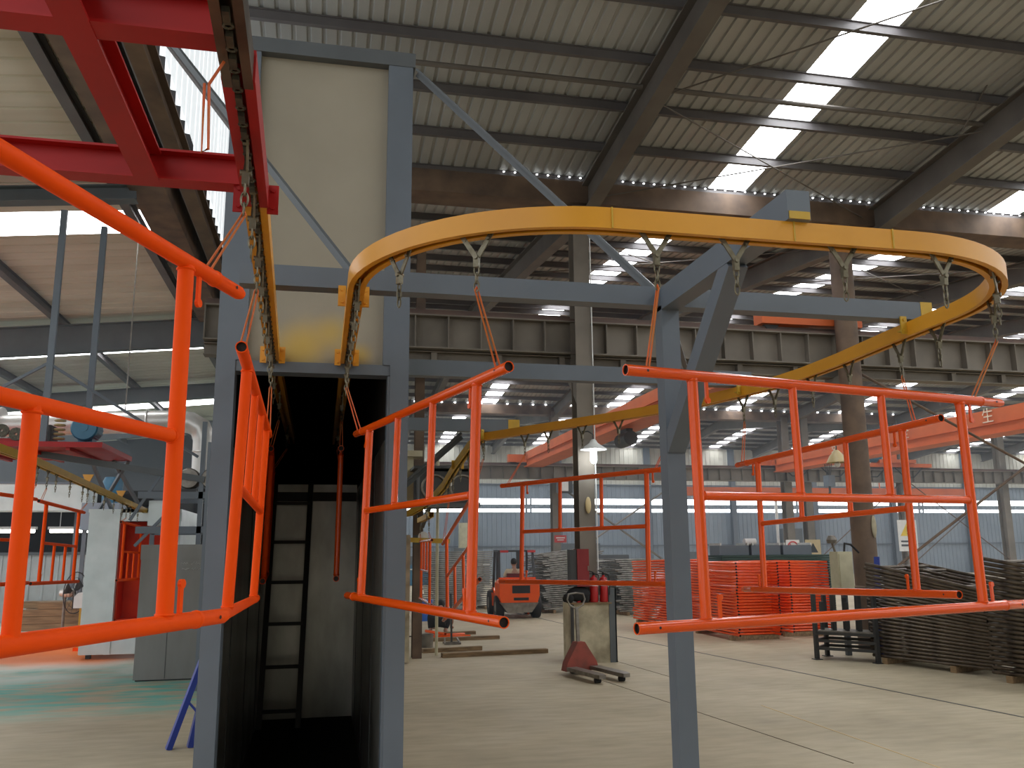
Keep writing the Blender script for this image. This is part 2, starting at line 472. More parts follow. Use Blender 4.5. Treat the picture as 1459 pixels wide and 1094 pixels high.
slope('C', -2.0, 60, 38.3, Z0, 45.6, 9.1, stC)
slope('C', -2.0, 60, 53.0, Z0, 45.6, 9.1, stC)

def rafter(x, ya, za, yb, zb):
    m = MB(); m.ibeam((x, ya, za - 0.17), (x, yb, zb - 0.17), 0.24, 0.52, 0.02, 0.014, h2=0.46)
    struct('rafter_beam', m, 'roof_steel')
XR = [4.45, 10.2, 16.1, 22.0, 27.9, 33.8, 39.7, 45.6, 51.5]
for x in XR[:3]:
    rafter(x, 14.1, Z0, 2.2, Z1)
for x in XR[:8]:
    rafter(x, 14.3, Z0, 26.2, Z1); rafter(x, 38.1, Z0, 26.2, Z1)
for x in [-1.4] + XR:
    rafter(x, 38.3, Z0, 45.6, 9.1); rafter(x, 52.9, Z0, 45.6, 9.1)
# valley gutters
for y, x1 in ((14.2, 28), (38.2, 60)):
    m = MB(); m.bx((-2, y - 0.28, 7.86), (x1, y + 0.28, 7.9)); m.bx((-2, y - 0.30, 7.86), (x1, y - 0.28, 8.26)); m.bx((-2, y + 0.28, 7.86), (x1, y + 0.30, 8.26))
    struct('gutter_beam', m, 'rust')
# round strut under the near slope, and thin rods
m = MB(); m.tube([(-2, 10.9, 8.42), (4.35, 10.9, 8.42)], 0.04, 8); struct('strut_beam', m, 'roof_steel')
m = MB(); m.tube([(4.55, 10.9, 8.42), (10.1, 10.9, 8.42)], 0.04, 8); struct('strut_beam', m, 'roof_steel')
for a, b in (((4.55, 11.0, 8.3), (10.1, 6.0, 8.8)), ((4.55, 14.0, 8.0), (10.1, 10.9, 8.3)), ((4.55, 11.0, 8.3), (10.1, 14.0, 8.0)), ((10.3, 16, 8.1), (16, 20, 8.5)), ((4.55, 16, 8.1), (10.1, 20, 8.5)), ((4.55, 20, 8.5), (10.1, 16, 8.1)), ((10.3, 20, 8.5), (16, 16, 8.1)), ((9.7, 10.9, 8.25), (9.75, 10.0, 9.0))):
    m = MB(); m.tube([a, b], 0.012, 6); struct('tie_rod_beam', m, 'roof_steel')

# ---- columns
m = MB(); m.ibeam((4.32, 14.02, 0), (4.32, 14.02, 7.9), 0.28, 0.32, 0.016, 0.012, up=V((0, -1, 0)))
struct('column', m, 'girder', 'steel column rising behind the concrete block and red pallet jack')
m = MB(); m.lathe([(0.235, 0), (0.235, 1.1), (0.21, 1.12), (0.20, 7.9)], (9.52, 14.1, 0), 20); struct('column', m, 'rust', 'round steel column beside the dark stack of scaffold frames')
for x in (10.2, 16.1, 21.7, 22.75, 28.0, 33.8, 39.7):
    m = MB(); m.ibeam((x, 37.75, 0), (x, 37.75, 8.0), 0.36, 0.45, 0.02, 0.015, up=V((0, -1, 0))); struct('column', m, 'girder')
for k in range(0, 10):
    x = 8.5 + 5.9 * k
    m = MB(); m.ibeam((x, 52.5, 0), (x, 52.5, 8.2), 0.32, 0.35, 0.016, 0.012, up=V((0, -1, 0))); struct('column', m, 'steel_blue')
# ---- runway girders with stiffener plates
def runway(y, zt, x0, x1, mt, low=True):
    m = MB(); m.ibeam((x0, y, zt), (x1, y, zt), 0.34, 0.60, 0.025, 0.016)
    x = x0
    while x < x1:
        m.bx((x, y - 0.15, zt - 0.575), (x + 0.02, y + 0.15, zt - 0.025)); x += 0.57
    if low:
        m.ibeam((x0, y + 0.1, zt - 0.62), (x1, y + 0.1, zt - 0.62), 0.26, 0.20, 0.015, 0.012)
        x = x0 + 0.3
        while x < x1:
            m.bx((x, y - 0.02, zt - 0.8), (x + 0.10, y + 0.22, zt - 0.64)); x += 1.14
    struct('runway_beam', m, mt)
    t = MB(); t.bx((x0, y - 0.17, zt), (x1, y + 0.17, zt + 0.035)); t.bx((x0, y - 0.035, zt + 0.035), (x1, y + 0.035, zt + 0.12))
    struct('runway_rail_beam', t, 'girder_top')
runway(14.45, 5.78, -2, 30, 'girder')
runway(37.4, 5.46, -2, 56, 'girder', False)
# corbels that carry the near girder on its columns
for x in (4.32, 9.52):
    m = MB(); m.prism([(x - 0.12, 14.05, 4.2), (x - 0.12, 14.75, 4.85), (x - 0.12, 14.75, 4.97), (x - 0.12, 14.05, 4.97)], (0, 0, 0), (0.24, 0, 0)); struct('corbel_beam', m, 'girder')
# flat diagonal braces between columns, crossing
def brace(a, b, w=0.09, mt='girder'):
    m = MB(); m.bar(a, b, w, 0.05); struct('brace_beam', m, mt)
brace((10.4, 37.80, 1.25), (15.95, 37.80, 4.75), 0.2); brace((10.4, 37.70, 4.55), (15.95, 37.70, 0.75), 0.2)
for a, b in (((9.7, 14.1, 5.0), (15.9, 14.1, 2.0)), ((9.75, 14.1, 1.2), (15.9, 14.1, 5.0)), ((22.7, 37.7, 1), (27.9, 37.7, 5)), ((28.1, 37.7, 5), (33.7, 37.7, 1)), ((28.1, 37.7, 1), (33.7, 37.7, 5))):
    m = MB(); m.tube([a, b], 0.025, 6); struct('tie_rod_beam', m, 'rust')

# ---- far wall with two ribbons of windows
def wall_sheet(name, x0, x1, y, z0, z1, mt, period=0.3, label=None):
    p = rib_profile(x0, x1, period, 0.03); n = len(p); m = MB()
    m.add([(x, y - d, z0) for x, d in p] + [(x, y - d, z1) for x, d in p], [(i, i + 1, n + i + 1, n + i) for i in range(n - 1)])
    return struct(name, m, mt, label)
wall_sheet('wall_far', -8, 62, 53.0, 0, 4.08, 'wall_blue', label='long blue-grey sheet wall at the end of the hall')
wall_sheet('wall_far', -8, 62, 53.0, 4.29, 4.56, 'wall_blue')
wall_sheet('wall_far', -8, 62, 53.0, 4.92, 5.8, 'wall_blue')
wall_sheet('wall_far', -8, 62, 53.0, 5.8, 8.4, 'wall_light')
for k in range(7):
    x0 = -6 + 9.3 * k
    for z0, z1 in ((4.08, 4.29), (4.56, 4.92)):
        m = MB(); m.bx((x0, 53.0, z0), (x0 + 9.1, 53.03, z1)); w = struct('window_%d' % (k + 1), m, 'window')
        t = MB()
        for i in range(2):
            t.bx((x0 + 9.0 * i, 52.95, z0), (x0 + 9.0 * i + 0.1, 53.0, z1))
        t.build('window_frame', 'steel_blue', w)
m = MB(); m.bx((-8, 52.9, 1.95), (62, 52.97, 2.03)); struct('trim_1', m, 'steel_blue')
m = MB(); m.bx((-8, 52.9, 5.76), (62, 52.97, 5.84)); struct('trim_2', m, 'steel_blue')
m = MB(); m.add([(60.5, 2, 0), (60.5, 53, 0), (60.5, 53, 8.4), (60.5, 2, 8.4)], [(0, 1, 2, 3)]); struct('wall_right', m, 'wall_light')

# ---- the lower hall on the left: its roof falls away to the left, ribs run along X
def zl(x): return 7.95 + 0.1 * (x + 3.3)
def sheet_y(mb, y0, y1, xa, xb, period=0.42):
    p = rib_profile(y0, y1, period, 0.03); n = len(p)
    mb.add([(xa, y, zl(xa) + d) for y, d in p] + [(xb, y, zl(xb) + d) for y, d in p], [(i, i + 1, n + i + 1, n + i) for i in range(n - 1)])
s = MB(); cur = 8.6
for y0, y1 in ((15.95, 17.1), (25.9, 27.1), (35.9, 37.1)):
    sheet_y(s, cur, y0, -13.5, -2.9); cur = y1
    k = MB(); sheet_y(k, y0, y1, -13.5, -3.3); struct('window_skylight', k, 'skylight')
sheet_y(s, cur, 50, -13.5, -2.9)
struct('ceiling', s, 'sheet_left', 'low beige roof of the side hall')
for x in (-3.55, -6.6, -9.7, -12.8):
    m = MB(); m.ibeam((x, 8.6, zl(x) - 0.01), (x, 50, zl(x) - 0.01), 0.16, 0.2, 0.015, 0.03); struct('purlin_beam', m, 'purlin')
for y, dp in ((8.7, 0.26), (14.4, 0.26), (22.9, 0.72), (31.6, 0.5), (40.2, 0.5)):
    m = MB(); m.ibeam((-3.2, y, zl(-3.2) - 0.22), (-13.6, y, zl(-13.6) - 0.22), 0.25, dp, 0.02, 0.014); struct('rafter_beam', m, 'steel_dark')
m = MB(); m.bx((-3.3, 0, 7.66), (-2.72, 50, 7.72)); m.bx((-3.3, 0, 7.72), (-3.26, 50, 7.98)); m.bx((-2.76, 0, 7.72), (-2.72, 50, 8.3)); struct('gutter_beam', m, 'rust', 'long brown valley gutter between the two halls')
m = MB(); m.ibeam((-2.45, 0, 8.25), (-2.45, 50, 8.25), 0.2, 0.45, 0.016, 0.012); struct('eave_beam', m, 'purlin')
m = MB(); m.ibeam((-1.75, 0, 6.44), (-1.75, 14, 6.44), 0.16, 0.30, 0.016, 0.012); struct('eave_beam', m, 'rust')
m = MB(); m.bx((-2.7, 0, 8.28), (-1.7, 50, 8.31)); struct('ceiling_soffit', m, 'purlin')
for y0 in range(4, 14, 2):
    m = MB(); p = rib_profile(y0, y0 + 1.92, 0.32, 0.05); n = len(p)
    m.add([(-1.62 - d, y, 6.45) for y, d in p] + [(-1.62 - d, y, 8.5) for y, d in p], [(i, i + 1, n + i + 1, n + i) for i in range(n - 1)])
    struct('wall_panel', m, 'panel_white')
# columns of the left hall line
for y in (22.9, 31.6):
    m = MB(); m.ibeam((-2.6, y, 0), (-2.6, y, 7.6), 0.25, 0.35, 0.016, 0.012, up=V((0, -1, 0))); struct('column', m, 'steel_dark')
# back wall of the side hall: low pale sheeting, open dark room above it
wall_sheet('wall_left', -20, -4.6, 26.0, 0, 1.75, 'wall_grey', 0.35, 'low pale sheet wall behind the fan and timber')
m = MB(); m.bx((-20, 25.9, 1.75), (-4.6, 26.05, 1.83)); struct('trim_3', m, 'steel_dark')
m = MB(); m.bx((-20, 31.8, 0), (-4.0, 32, 3.6)); struct('wall_recess_back', m, 'soot_shade')  # near-black colour stands for the unlit room, no soot on these walls
m = MB(); m.bx((-4.6, 26.2, 0), (-4.4, 31.8, 3.4)); struct('wall_recess_side', m, 'soot_shade')
m = MB(); m.bx((-20, 26.0, 3.4), (-4.4, 31.8, 3.5)); struct('ceiling_recess', m, 'soot_shade')
m = MB(); m.bx((-20, 45.8, 0), (-2.4, 46, 7.9)); struct('wall_side_far', m, 'dark')

# daylight showing through the open ends of the roof ribs along the valleys and the far eave
for y, z, x0, x1 in ((13.88, 8.31, 2.9, 14.0), (37.85, 8.28, -1.0, 46.0), (52.9, 8.32, -1.0, 58.0)):
    k = 0; x = x0
    while x < x1:
        n = MB() if k % 40 == 0 else n
        w = 0.013 if y < 20 else 0.04
        n.bx((x - w, y, z), (x + w, y + 0.02, z + w * 1.2)); x += 0.2 if y < 20 else 0.6; k += 1
        if k % 40 == 0 or x >= x1: struct('window_rib_gap', n, 'skylight')
# ================================================================ scaffold frames
FL, FH, TR = 2.1, 0.914, 0.0213
def make_frame(mt, label):
    """a ladder frame lying on its side: legs along X, width along Z, ladder rungs in the upper half"""
    t = thing('scaffold_frame', label, 'scaffold frame')
    for z in (0, FH):
        b = MB(); b.pipe((0, 0, z), (FL - 0.165, 0, z), TR)
        b.lathe([(TR, 0), (TR + 0.0022, 0.004), (TR + 0.0022, 0.012), (TR - 0.0012, 0.017), (TR - 0.0012, 0.14), (TR - 0.006, 0.158), (0.0005, 0.165)], (FL - 0.165, 0, z), 16, V((1, 0, 0)))
        leg = b.build('leg', mt, t)
        bo = MB(); bo.lathe([(0.0005, 0.0), (TR - 0.0038, 0.0), (TR - 0.0038, -0.010)], (0.014, 0, z), 16, V((1, 0, 0))); bo.build('bore', 'pipe_in', leg)
        h = MB()
        for x in (0.085, FL - 0.07):
            h.lathe([(0.0005, 0), (0.0052, 0)], (x, -TR - 0.0006, z), 10, V((0, -1, 0)))
            h.lathe([(0.0005, 0), (0.0052, 0)], (x, TR + 0.0006, z), 10, V((0, 1, 0)))
        h.build('pin_hole', 'pipe_in', leg)
    for x in (0.3, 1.8):
        b = MB(); b.tube([(x, 0, 0.012), (x, 0, FH - 0.012)], TR * 0.97, 14)
        for z in (TR, FH - TR): b.ring((x, 0, z), TR * 0.98, 0.0035, n=16)
        b.build('cross_bar', mt, t)
    b = MB(); b.tube([(0.31, 0, 0.46), (1.79, 0, 0.46)], 0.0172, 14)
    for x in (0.3 + TR, 1.8 - TR): b.ring((x, 0, 0.46), 0.0175, 0.003, V((1, 0, 0)), 14)
    b.build('middle_bar', mt, t)
    for x in (0.8, 1.3):
        b = MB(); b.tube([(x, 0, 0.465), (x, 0, FH - 0.01)], 0.0165, 14); b.ring((x, 0, 0.46 + 0.018), 0.017, 0.003, n=14)
        b.build('rung', mt, t)
    for x in (0.365, 1.865):
        for z, s in ((0, 1), (FH, -1)):
            b = MB(); b.box((x, 0, z + s * 0.052), (0.014, 0.008, 0.075)); b.lathe([(0.0005, -0.005), (0.012, -0.005), (0.012, 0.005), (0.0005, 0.005)], (x + 0.003, 0, z + s * 0.092), 10, V((0, 1, 0)))
            b.build('lock_pin', mt, t)
    return t
def axes(yaw_d, tilt_d, lean_d):
    y, t, l = R(yaw_d), R(tilt_d), R(lean_d)
    u = V((math.cos(y), math.sin(y), 0)); w = V((0, 0, 1)); n = u.cross(w)
    ut = math.cos(t) * u + math.sin(t) * w; vt = -math.sin(t) * u + math.cos(t) * w
    return ut, math.cos(l) * vt + math.sin(l) * n
protos = {}
def hang_frame(org, yaw_d, tilt_d, lean_d, mt, label, group='scaffold frames hanging on the conveyor', down=False, flip=False):
    if mt not in protos:
        o = protos[mt] = make_frame(mt, label)
    else:
        o = copy_tree(protos[mt])
    ut, vt = axes(yaw_d, tilt_d, lean_d)
    org = V(org)
    tag(o, label, 'scaffold frame', group)
    px, pu = (org + ut * FL, -ut) if flip else (org, ut)
    if down: place(o, px + vt * FH, pu, -vt)
    else: place(o, px, pu, vt)
    top = lambda u: org + vt * FH + ut * u
    return top

# ================================================================ overhead conveyor
RZ = 2.93          # underside of the track
def track_profile(w=0.075, h=0.078, slot=0.026, t=0.006):
    a, s = w / 2, slot / 2
    return [(-s, 0), (-a, 0), (-a, h), (a, h), (a, 0), (s, 0), (s, t), (a - t, t), (a - t, h - t), (-a + t, h - t), (-a + t, t), (-s, t)]
def arc(c, r, a0, a1, n, z=RZ):
    return [(c[0] + r * math.cos(R(a0 + (a1 - a0) * i / n)), c[1] + r * math.sin(R(a0 + (a1 - a0) * i / n)), z) for i in range(n + 1)]
PATH = [(0.105, 9.5, RZ), (0.108, 5.3, RZ)] + arc((1.0, 3.72), 0.89, 180, 270, 18) + arc((2.22, 3.72), 0.89, 270, 360, 18) + [(3.14, 4.2, RZ), (3.19, 4.8, RZ)]
PATH += [(3.20, 5.25, RZ), (3.17, 5.6, RZ), (3.09, 6.0, RZ), (2.98, 6.4, RZ), (2.82, 6.8, RZ), (2.62, 7.2, RZ), (2.31, 7.75, RZ), (1.62, 8.93, RZ)]
DOWN = [(1.62, 8.93, RZ), (1.55, 9.25, RZ - 0.05), (1.52, 10.2, 2.73), (1.50, 11.0, 2.57), (1.42, 11.7, 2.42), (1.20, 12.3, 2.28), (0.8, 12.7, 2.2), (0.55, 12.8, 2.17)]
LEFT = [(-0.36, 9.5, RZ), (-0.335, 5.5, RZ), (-0.255, 2.84, RZ)]
REDP = [(-0.255, 2.84, RZ), (-0.238, 2.02, RZ)]
GREYP = [(-0.240, 2.06, RZ - 0.003), (-0.232, 1.5, RZ - 0.003), (-0.25, 1.2, RZ - 0.003), (-0.33, 0.95, RZ - 0.003), (-0.5, 0.72, RZ - 0.003), (-0.8, 0.52, RZ - 0.003), (-1.4, 0.4, RZ - 0.003)]
LOOP = thing('conveyor_track', 'yellow overhead conveyor track curving out of the oven in a wide loop', 'conveyor track', (1.6, 2.83, RZ))
m = MB(); m.sweep(PATH, track_profile()); m.build('track', 'yellow', LOOP)
# weld seams round the track
m = MB()
for x in (0.98, 1.16 + 0.96, 1.70):
    m.bx((x - 0.003, 2.789, RZ), (x + 0.003, 2.7925, RZ + 0.079))
m.build('weld_seam', 'yellow_old', LOOP)
def clamp(c, mt, parent, along=(0, 1), dz=0.03):
    """a pair of bolted plates either side of the track; along = direction of the track"""
    t = V((along[0], along[1], 0)).normalized(); s = V((t.y, -t.x, 0))
    rot = M((s, t, V((0, 0, 1)))).transposed()
    for k in (-1, 1):
        p = V(c) + s * (k * 0.055) + V((0, 0, dz))
        b = MB(); b.box(p, (0.036, 0.010, 0.10), rot=rot); b.box(p - V((0, 0, 0.03)) + t * 0.02, (0.034, 0.03, 0.006), rot=rot)
        q = b.build('clamp_plate', mt, parent)
        n = MB()
        for z in (-0.03, 0.03): n.lathe([(0.0005, -0.012), (0.008, -0.012), (0.008, 0.012), (0.0005, 0.012)], p + V((0, 0, z)), 6, t)
        n.build('bolt', mt, q)
clamp((0.107, 4.03, RZ + 0.03), 'yellow', LOOP)
clamp((0.108, 5.25, RZ), 'yellow', LOOP)
clamp((3.13, 4.03, RZ + 0.03), 'yellow_old', LOOP)
clamp((3.10, 5.94, RZ + 0.03), 'yellow_old', LOOP, (-0.25, 1))
clamp((1.65, 8.87, RZ + 0.03), 'yellow_old', LOOP, (-0.5, 1))
DT = thing('conveyor_track', 'yellow conveyor track running down behind the loop, towards the forklift side', 'conveyor track', (1.62, 8.93, RZ))
m = MB(); m.sweep(DOWN, track_profile()); m.build('track', 'yellow_old', DT)
clamp((1.53, 10.1, 2.76), 'yellow_old', DT)
LT = thing('conveyor_track', 'straight yellow conveyor track entering the oven on its left side', 'conveyor track', (-0.335, 5.5, RZ))
m = MB(); m.sweep(LEFT, track_profile()); m.build('track', 'yellow', LT)
clamp((-0.33, 5.25, RZ), 'yellow', LT)
RT = thing('conveyor_track', 'short red conveyor track between the red beams and the yellow track', 'conveyor track', (-0.25, 2.5, RZ))
m = MB(); m.sweep(REDP, track_profile(0.08, 0.082)); m.build('track', 'red', RT)
clamp((-0.255, 2.84, RZ), 'red', RT)
GT = thing('conveyor_track', 'dark steel conveyor track sleeve above the red track', 'conveyor track', (-0.235, 1.9, RZ))
m = MB(); m.sweep(GREYP, track_profile(0.072, 0.074)); m.build('track', 'bare_tube', GT)
SPR = thing('conveyor_track', 'sloping yellow conveyor track leading to the pale spray booth', 'conveyor track', (-3.12, 16.3, 2.5))
m = MB(); m.sweep([(-3.12, 16.9, 2.48), (-3.12, 10.2, 2.76), (-3.2, 9.2, 2.8), (-3.7, 8.4, 2.82), (-4.6, 8.0, 2.84)], track_profile()); m.build('track', 'yellow_old', SPR)
for y in (12.6, 14.6):
    b = MB(); zz = 2.76 - (y - 10.2) * 0.0418
    b.prism([(-3.19, y, zz + 0.18), (-3.05, y, zz + 0.18), (-3.10, y, zz + 0.07), (-3.14, y, zz + 0.07)], (0, 0, 0), (0, 0.02, 0)); b.build('gusset', 'yellow', SPR)
LOW = thing('conveyor_track', 'short low yellow conveyor track far behind, right of the oven', 'conveyor track', (1.62, 14.5, 2.2))
m = MB(); m.sweep([(1.50, 12.4, 2.26), (1.56, 13.6, 2.26), (1.60, 14.9, 2.26)], track_profile()); m.build('track', 'yellow_old', LOW)
m = MB(); m.bar((1.66, 14.88, 2.30), (1.66, 15.1, 2.30), 0.05); m.bar((1.56, 14.86, 2.36), (1.70, 14.86, 2.36), 0.05); m.build('drop_post', 'steel_dark', LOW)
m = MB(); m.bar((1.10, 15.16, 1.99), (2.16, 15.165, 1.95), 0.06, 0.08); o = solo('guard_bar', m, 'yellow_old', 'low level yellow bar above the hanging frames beside the oven', 'bar')
b = MB(); b.bx((1.54, 15.185, 1.90), (1.70, 15.199, 2.06)); b.build('fixing_plate', 'steel_dark', o)

# dark conveyor chain in the slot of the straight tracks
def drive_chain(pts, label):
    b = MB(); P = [V(p) for p in pts]; k = 0
    for a, c in zip(P, P[1:]):
        n = max(1, int((c - a).length / 0.045)); t = (c - a).normalized()
        for i in range(n):
            p = a + (c - a) * (i / n) + V((0, 0, -0.004)); k += 1
            if k % 2: b.ring(p, 0.010, 0.004, V((0, 0, 1)) if True else t, 8, 5, 1.0)
            else: b.box(p + V((0, 0, -0.004)), (0.016, 0.044, 0.014), rz=math.atan2(t.y, t.x) - math.pi / 2)
    return solo('drive_chain', b, 'chain_dark', label, 'chain', loc=pts[0])
drive_chain([(-0.33, 5.6, RZ), (-0.255, 2.84, RZ), (-0.236, 1.7, RZ)], 'greasy chain in the slot of the straight track left of the oven mouth')
drive_chain([(0.108, 5.6, RZ), (0.11, 3.72, RZ)], 'greasy chain in the slot of the loop track where it leaves the oven')

# ---- hangers: two flat plates, pin, clevis and a few links
def make_hanger():
    t = thing('chain_hanger', 'x', 'hanger')
    for s in (-1, 1):
        b = MB(); b.bar((s * 0.058, s * 0.004, 0.01), (0.0, s * 0.004, -0.082), 0.018, 0.006, up=V((0, 1, 0)))
        b.lathe([(0.0005, -0.009), (0.0055, -0.009), (0.0055, 0.009), (0.0005, 0.009)], (s * 0.045, 0, -0.012), 8, V((0, 1, 0)))
        b.build('bracket_plate', 'chain', t)
    b = MB(); b.lathe([(0.0005, -0.016), (0.009, -0.016), (0.009, 0.016), (0.0005, 0.016)], (0, 0, -0.08), 10, V((0, 1, 0))); b.box((0, 0, -0.1), (0.02, 0.02, 0.035)); b.build('clevis', 'chain', t)
    b = MB()
    for i in range(3):
        b.ring((0, 0, -0.128 - i * 0.03), 0.020, 0.0034, V((1, 0, 0)) if i % 2 else V((0, 1, 0)), 12, 6, 0.55 if i % 2 == 0 else 0.55)
    # upright links
    c = MB()
    for i in range(3):
        z = -0.128 - i * 0.031; n = 12
        pts = []
        for j in range(n):
            a = 2 * math.pi * j / n
            w, h = 0.0095 * math.cos(a), 0.021 * math.sin(a)
            pts.append((w, 0, z + h) if i % 2 == 0 else (0, w, z + h))
        c.tube(pts, 0.0033, 6, loop=True)
    c.build('chain', 'chain', t)
    return t
HG = make_hanger(); HG_used = [False]
def hanger(p, d, label, group='chain hangers under the conveyor track'):
    if not HG_used[0]: o = HG; HG_used[0] = True
    else: o = copy_tree(HG)
    tag(o, label, 'hanger', group)
    place(o, p, d, (0, 0, 1)); return V(p) + V((0, 0, -0.205))
def along(path, s):
    P = [V(p) for p in path]; acc = 0
    for a, b in zip(P, P[1:]):
        L = (b - a).length
        if acc + L >= s: return a + (b - a) * ((s - acc) / L), (b - a).normalized()
        acc += L
    return P[-1], (P[-1] - P[-2]).normalized()
def nearest(path, q):
    P = [V(p) for p in path]; best = None
    for a, b in zip(P, P[1:]):
        t = max(0, min(1, (q - a).dot(b - a) / (b - a).length_squared)); p = a + (b - a) * t
        d = (p - q).length
        if best is None or d < best[0]: best = (d, p, (b - a).normalized())
    return best[1], best[2]
def wire(a, leg, axis, label, mt='hook'):
    """bent wire hook from the last link down round the leg"""
    a, leg, axis = V(a), V(leg), V(axis).normalized()
    side = axis.cross(V((0, 0, 1))).normalized()
    top = leg + V((0, 0, TR))
    b = MB()
    pts = [leg + side * 0.008, top + side * 0.010, a + side * 0.006, a + V((0, 0, 0.014)), a - side * 0.006, top - side * 0.010, leg - side * 0.008]
    b.tube(pts, 0.0036, 7)
    return solo('wire_hook', b, mt, label, 'hook', 'wire hooks holding the frames', loc=a)
# ---------------------------------------------------------------- the hanging frames
def hang(org, yd, td, ld, mt, label, path, who, down=False, group='scaffold frames hanging on the conveyor', ends=(0.1, FL - 0.2), flip=False):
    top = hang_frame(org, yd, td, ld, mt, label, group, down, flip)
    if flip: ends = ends[::-1]
    ax = axes(yd, td, ld)[0]
    for u, w in zip(ends, ('near its open end', 'near its jointed end')):
        if u is None: continue
        q = top(u); p, d = nearest(path, V((q.x, q.y, q.z + 0.5)))
        e = hanger(p, d, 'chain hanger carrying %s %s' % (who, w))
        wire(e, q, ax, 'orange wire hook holding %s %s' % (who, w))
        USED.append(p)
USED = []
hang((1.069, 2.927, 1.528), 13.6, 0.4, -0.4, 'orange_gloss', 'glossy orange scaffold frame hung in front of the grey post, overlapping the stacks', PATH, 'the big frame before the grey post')
hang((0.14, 5.09, 1.554), -76.6, -0.1, -1.6, 'orange_gloss', 'glossy orange scaffold frame hung just right of the oven mouth', PATH, 'the frame right of the oven mouth', ends=(0.08, FL - 0.1), flip=True)
hang((3.035, 6.032, 1.501), -86.1, 1.5, -1.3, 'orange_gloss', 'glossy orange scaffold frame hung behind the big frame, before the round column', PATH, 'the frame before the round column', flip=True)
hang((1.674, 8.319, 1.501), -59.4, 0.6, -2.2, 'orange_gloss', 'glossy orange scaffold frame hung in front of the forklift and fire extinguishers', PATH, 'the frame before the forklift')
hang((1.414, 10.439, 0.984), -87.8, 14.8, -1.7, 'orange_gloss', 'tilted orange scaffold frame hung on the sloping track left of the forklift', DOWN, 'the tilted frame', down=True, flip=True)
hang((-1.059, 0.616, 1.64), 67.4, -0.3, -0.4, 'orange_matte', 'matte orange scaffold frame hung closest to the camera at the left edge', GREYP[:1] + REDP, 'the closest frame', down=True, ends=(None, FL - 0.19))
hang((-0.325, 3.053, 1.59), 90.7, -1.2, 1.6, 'orange_matte', 'matte orange scaffold frame seen edge-on before the left oven pillar', LEFT, 'the edge-on frame', ends=(0.06, FL - 0.1))
hang((-0.395, 6.3, 1.60), 92.6, 0, 1.0, 'orange_matte', 'matte orange scaffold frame just inside the oven on the left', LEFT, 'the frame inside the oven on the left')
hang((0.10, 6.3, 1.61), 89.0, 0, 0.5, 'orange_gloss', 'orange scaffold frame just inside the oven on the right, over the ladder', PATH, 'the frame inside the oven on the right', ends=(0.1, FL - 0.2))
hang((1.60, 14.75, 1.03), -91.5, 0, 0, 'orange_gloss', 'small distant orange scaffold frame in the gap between oven and descending track', [(1.50, 12.4, 2.26), (1.56, 13.6, 2.26), (1.60, 14.9, 2.26)], 'the distant frame beside the oven', flip=True)
hang((1.24, 14.6, 1.0), -97, 0, 0, 'orange_gloss', 'distant orange scaffold frame half hidden by the right oven pillar', [(1.50, 12.4, 2.26), (1.60, 14.9, 2.26)], 'the half hidden frame', ends=(None, None))
SP = [(-3.12, 16.9, 2.48), (-3.12, 10.2, 2.76), (-3.2, 9.2, 2.8)]
hang((-3.16, 10.75, 1.47), 90.8, -1.2, 0, 'orange_matte', 'distant matte orange scaffold frame hung above the big fan at the left', SP, 'the frame above the fan', down=True)
hang((-3.17, 15.0, 1.37), 91.0, -1.0, 0, 'orange_matte', 'distant matte orange scaffold frame entering the spray booth', SP, 'the frame entering the spray booth', down=True)
hang((-3.45, 8.6, 1.50), 82, -0.5, 0, 'orange_matte', 'matte orange scaffold frame at the very left edge, mostly out of view', SP, 'the frame at the left edge', down=True, ends=(None, FL - 0.2))

# free hangers, one each 45 cm along the tracks
def free_hangers(path, s0, s1, step, text, skip=0.2):
    s, k = s0, 0
    while s < s1:
        p, d = along(path, s); s += step
        if min([9] + [(p - q).length for q in USED]) < skip: continue
        hanger(p, d, text % ORD[k]); k += 1
free_hangers(PATH, 4.25, 5.7, 0.42, 'empty chain hanger on the straight of the loop, %s from the oven mouth')
free_hangers(PATH, 5.85, 9.6, 0.45, 'empty chain hanger on the front of the yellow loop, %s from its left bend')
free_hangers(PATH, 9.9, 16.5, 0.45, 'empty chain hanger on the far side of the yellow loop, %s from its right bend')
free_hangers(LEFT, 3.9, 6.6, 0.42, 'empty chain hanger on the straight left track, %s from the oven mouth')
free_hangers(REDP, 0.1, 0.8, 0.36, 'empty chain hanger under the red track, %s from the yellow joint')
free_hangers(DOWN, 0.5, 3.2, 0.5, 'empty chain hanger on the descending track, %s from its top')
free_hangers(SP, 0.9, 6.5, 0.6, 'empty chain hanger on the track before the spray booth, %s from the booth')
m = MB(); m.tube([(-0.29, 1.93, 2.86), (-0.283, 1.93, 2.70), (-0.297, 1.93, 2.69), (-0.30, 1.93, 2.86)], 0.0036, 7); m.tube([(-0.29, 1.93, 2.86), (-0.26, 1.93, 2.92)], 0.0036, 7)
solo('wire_hook', m, 'hook', 'loose orange wire hook at the top edge beside the dark track sleeve', 'hook', 'wire hooks holding the frames', loc=(-0.29, 1.93, 2.8))

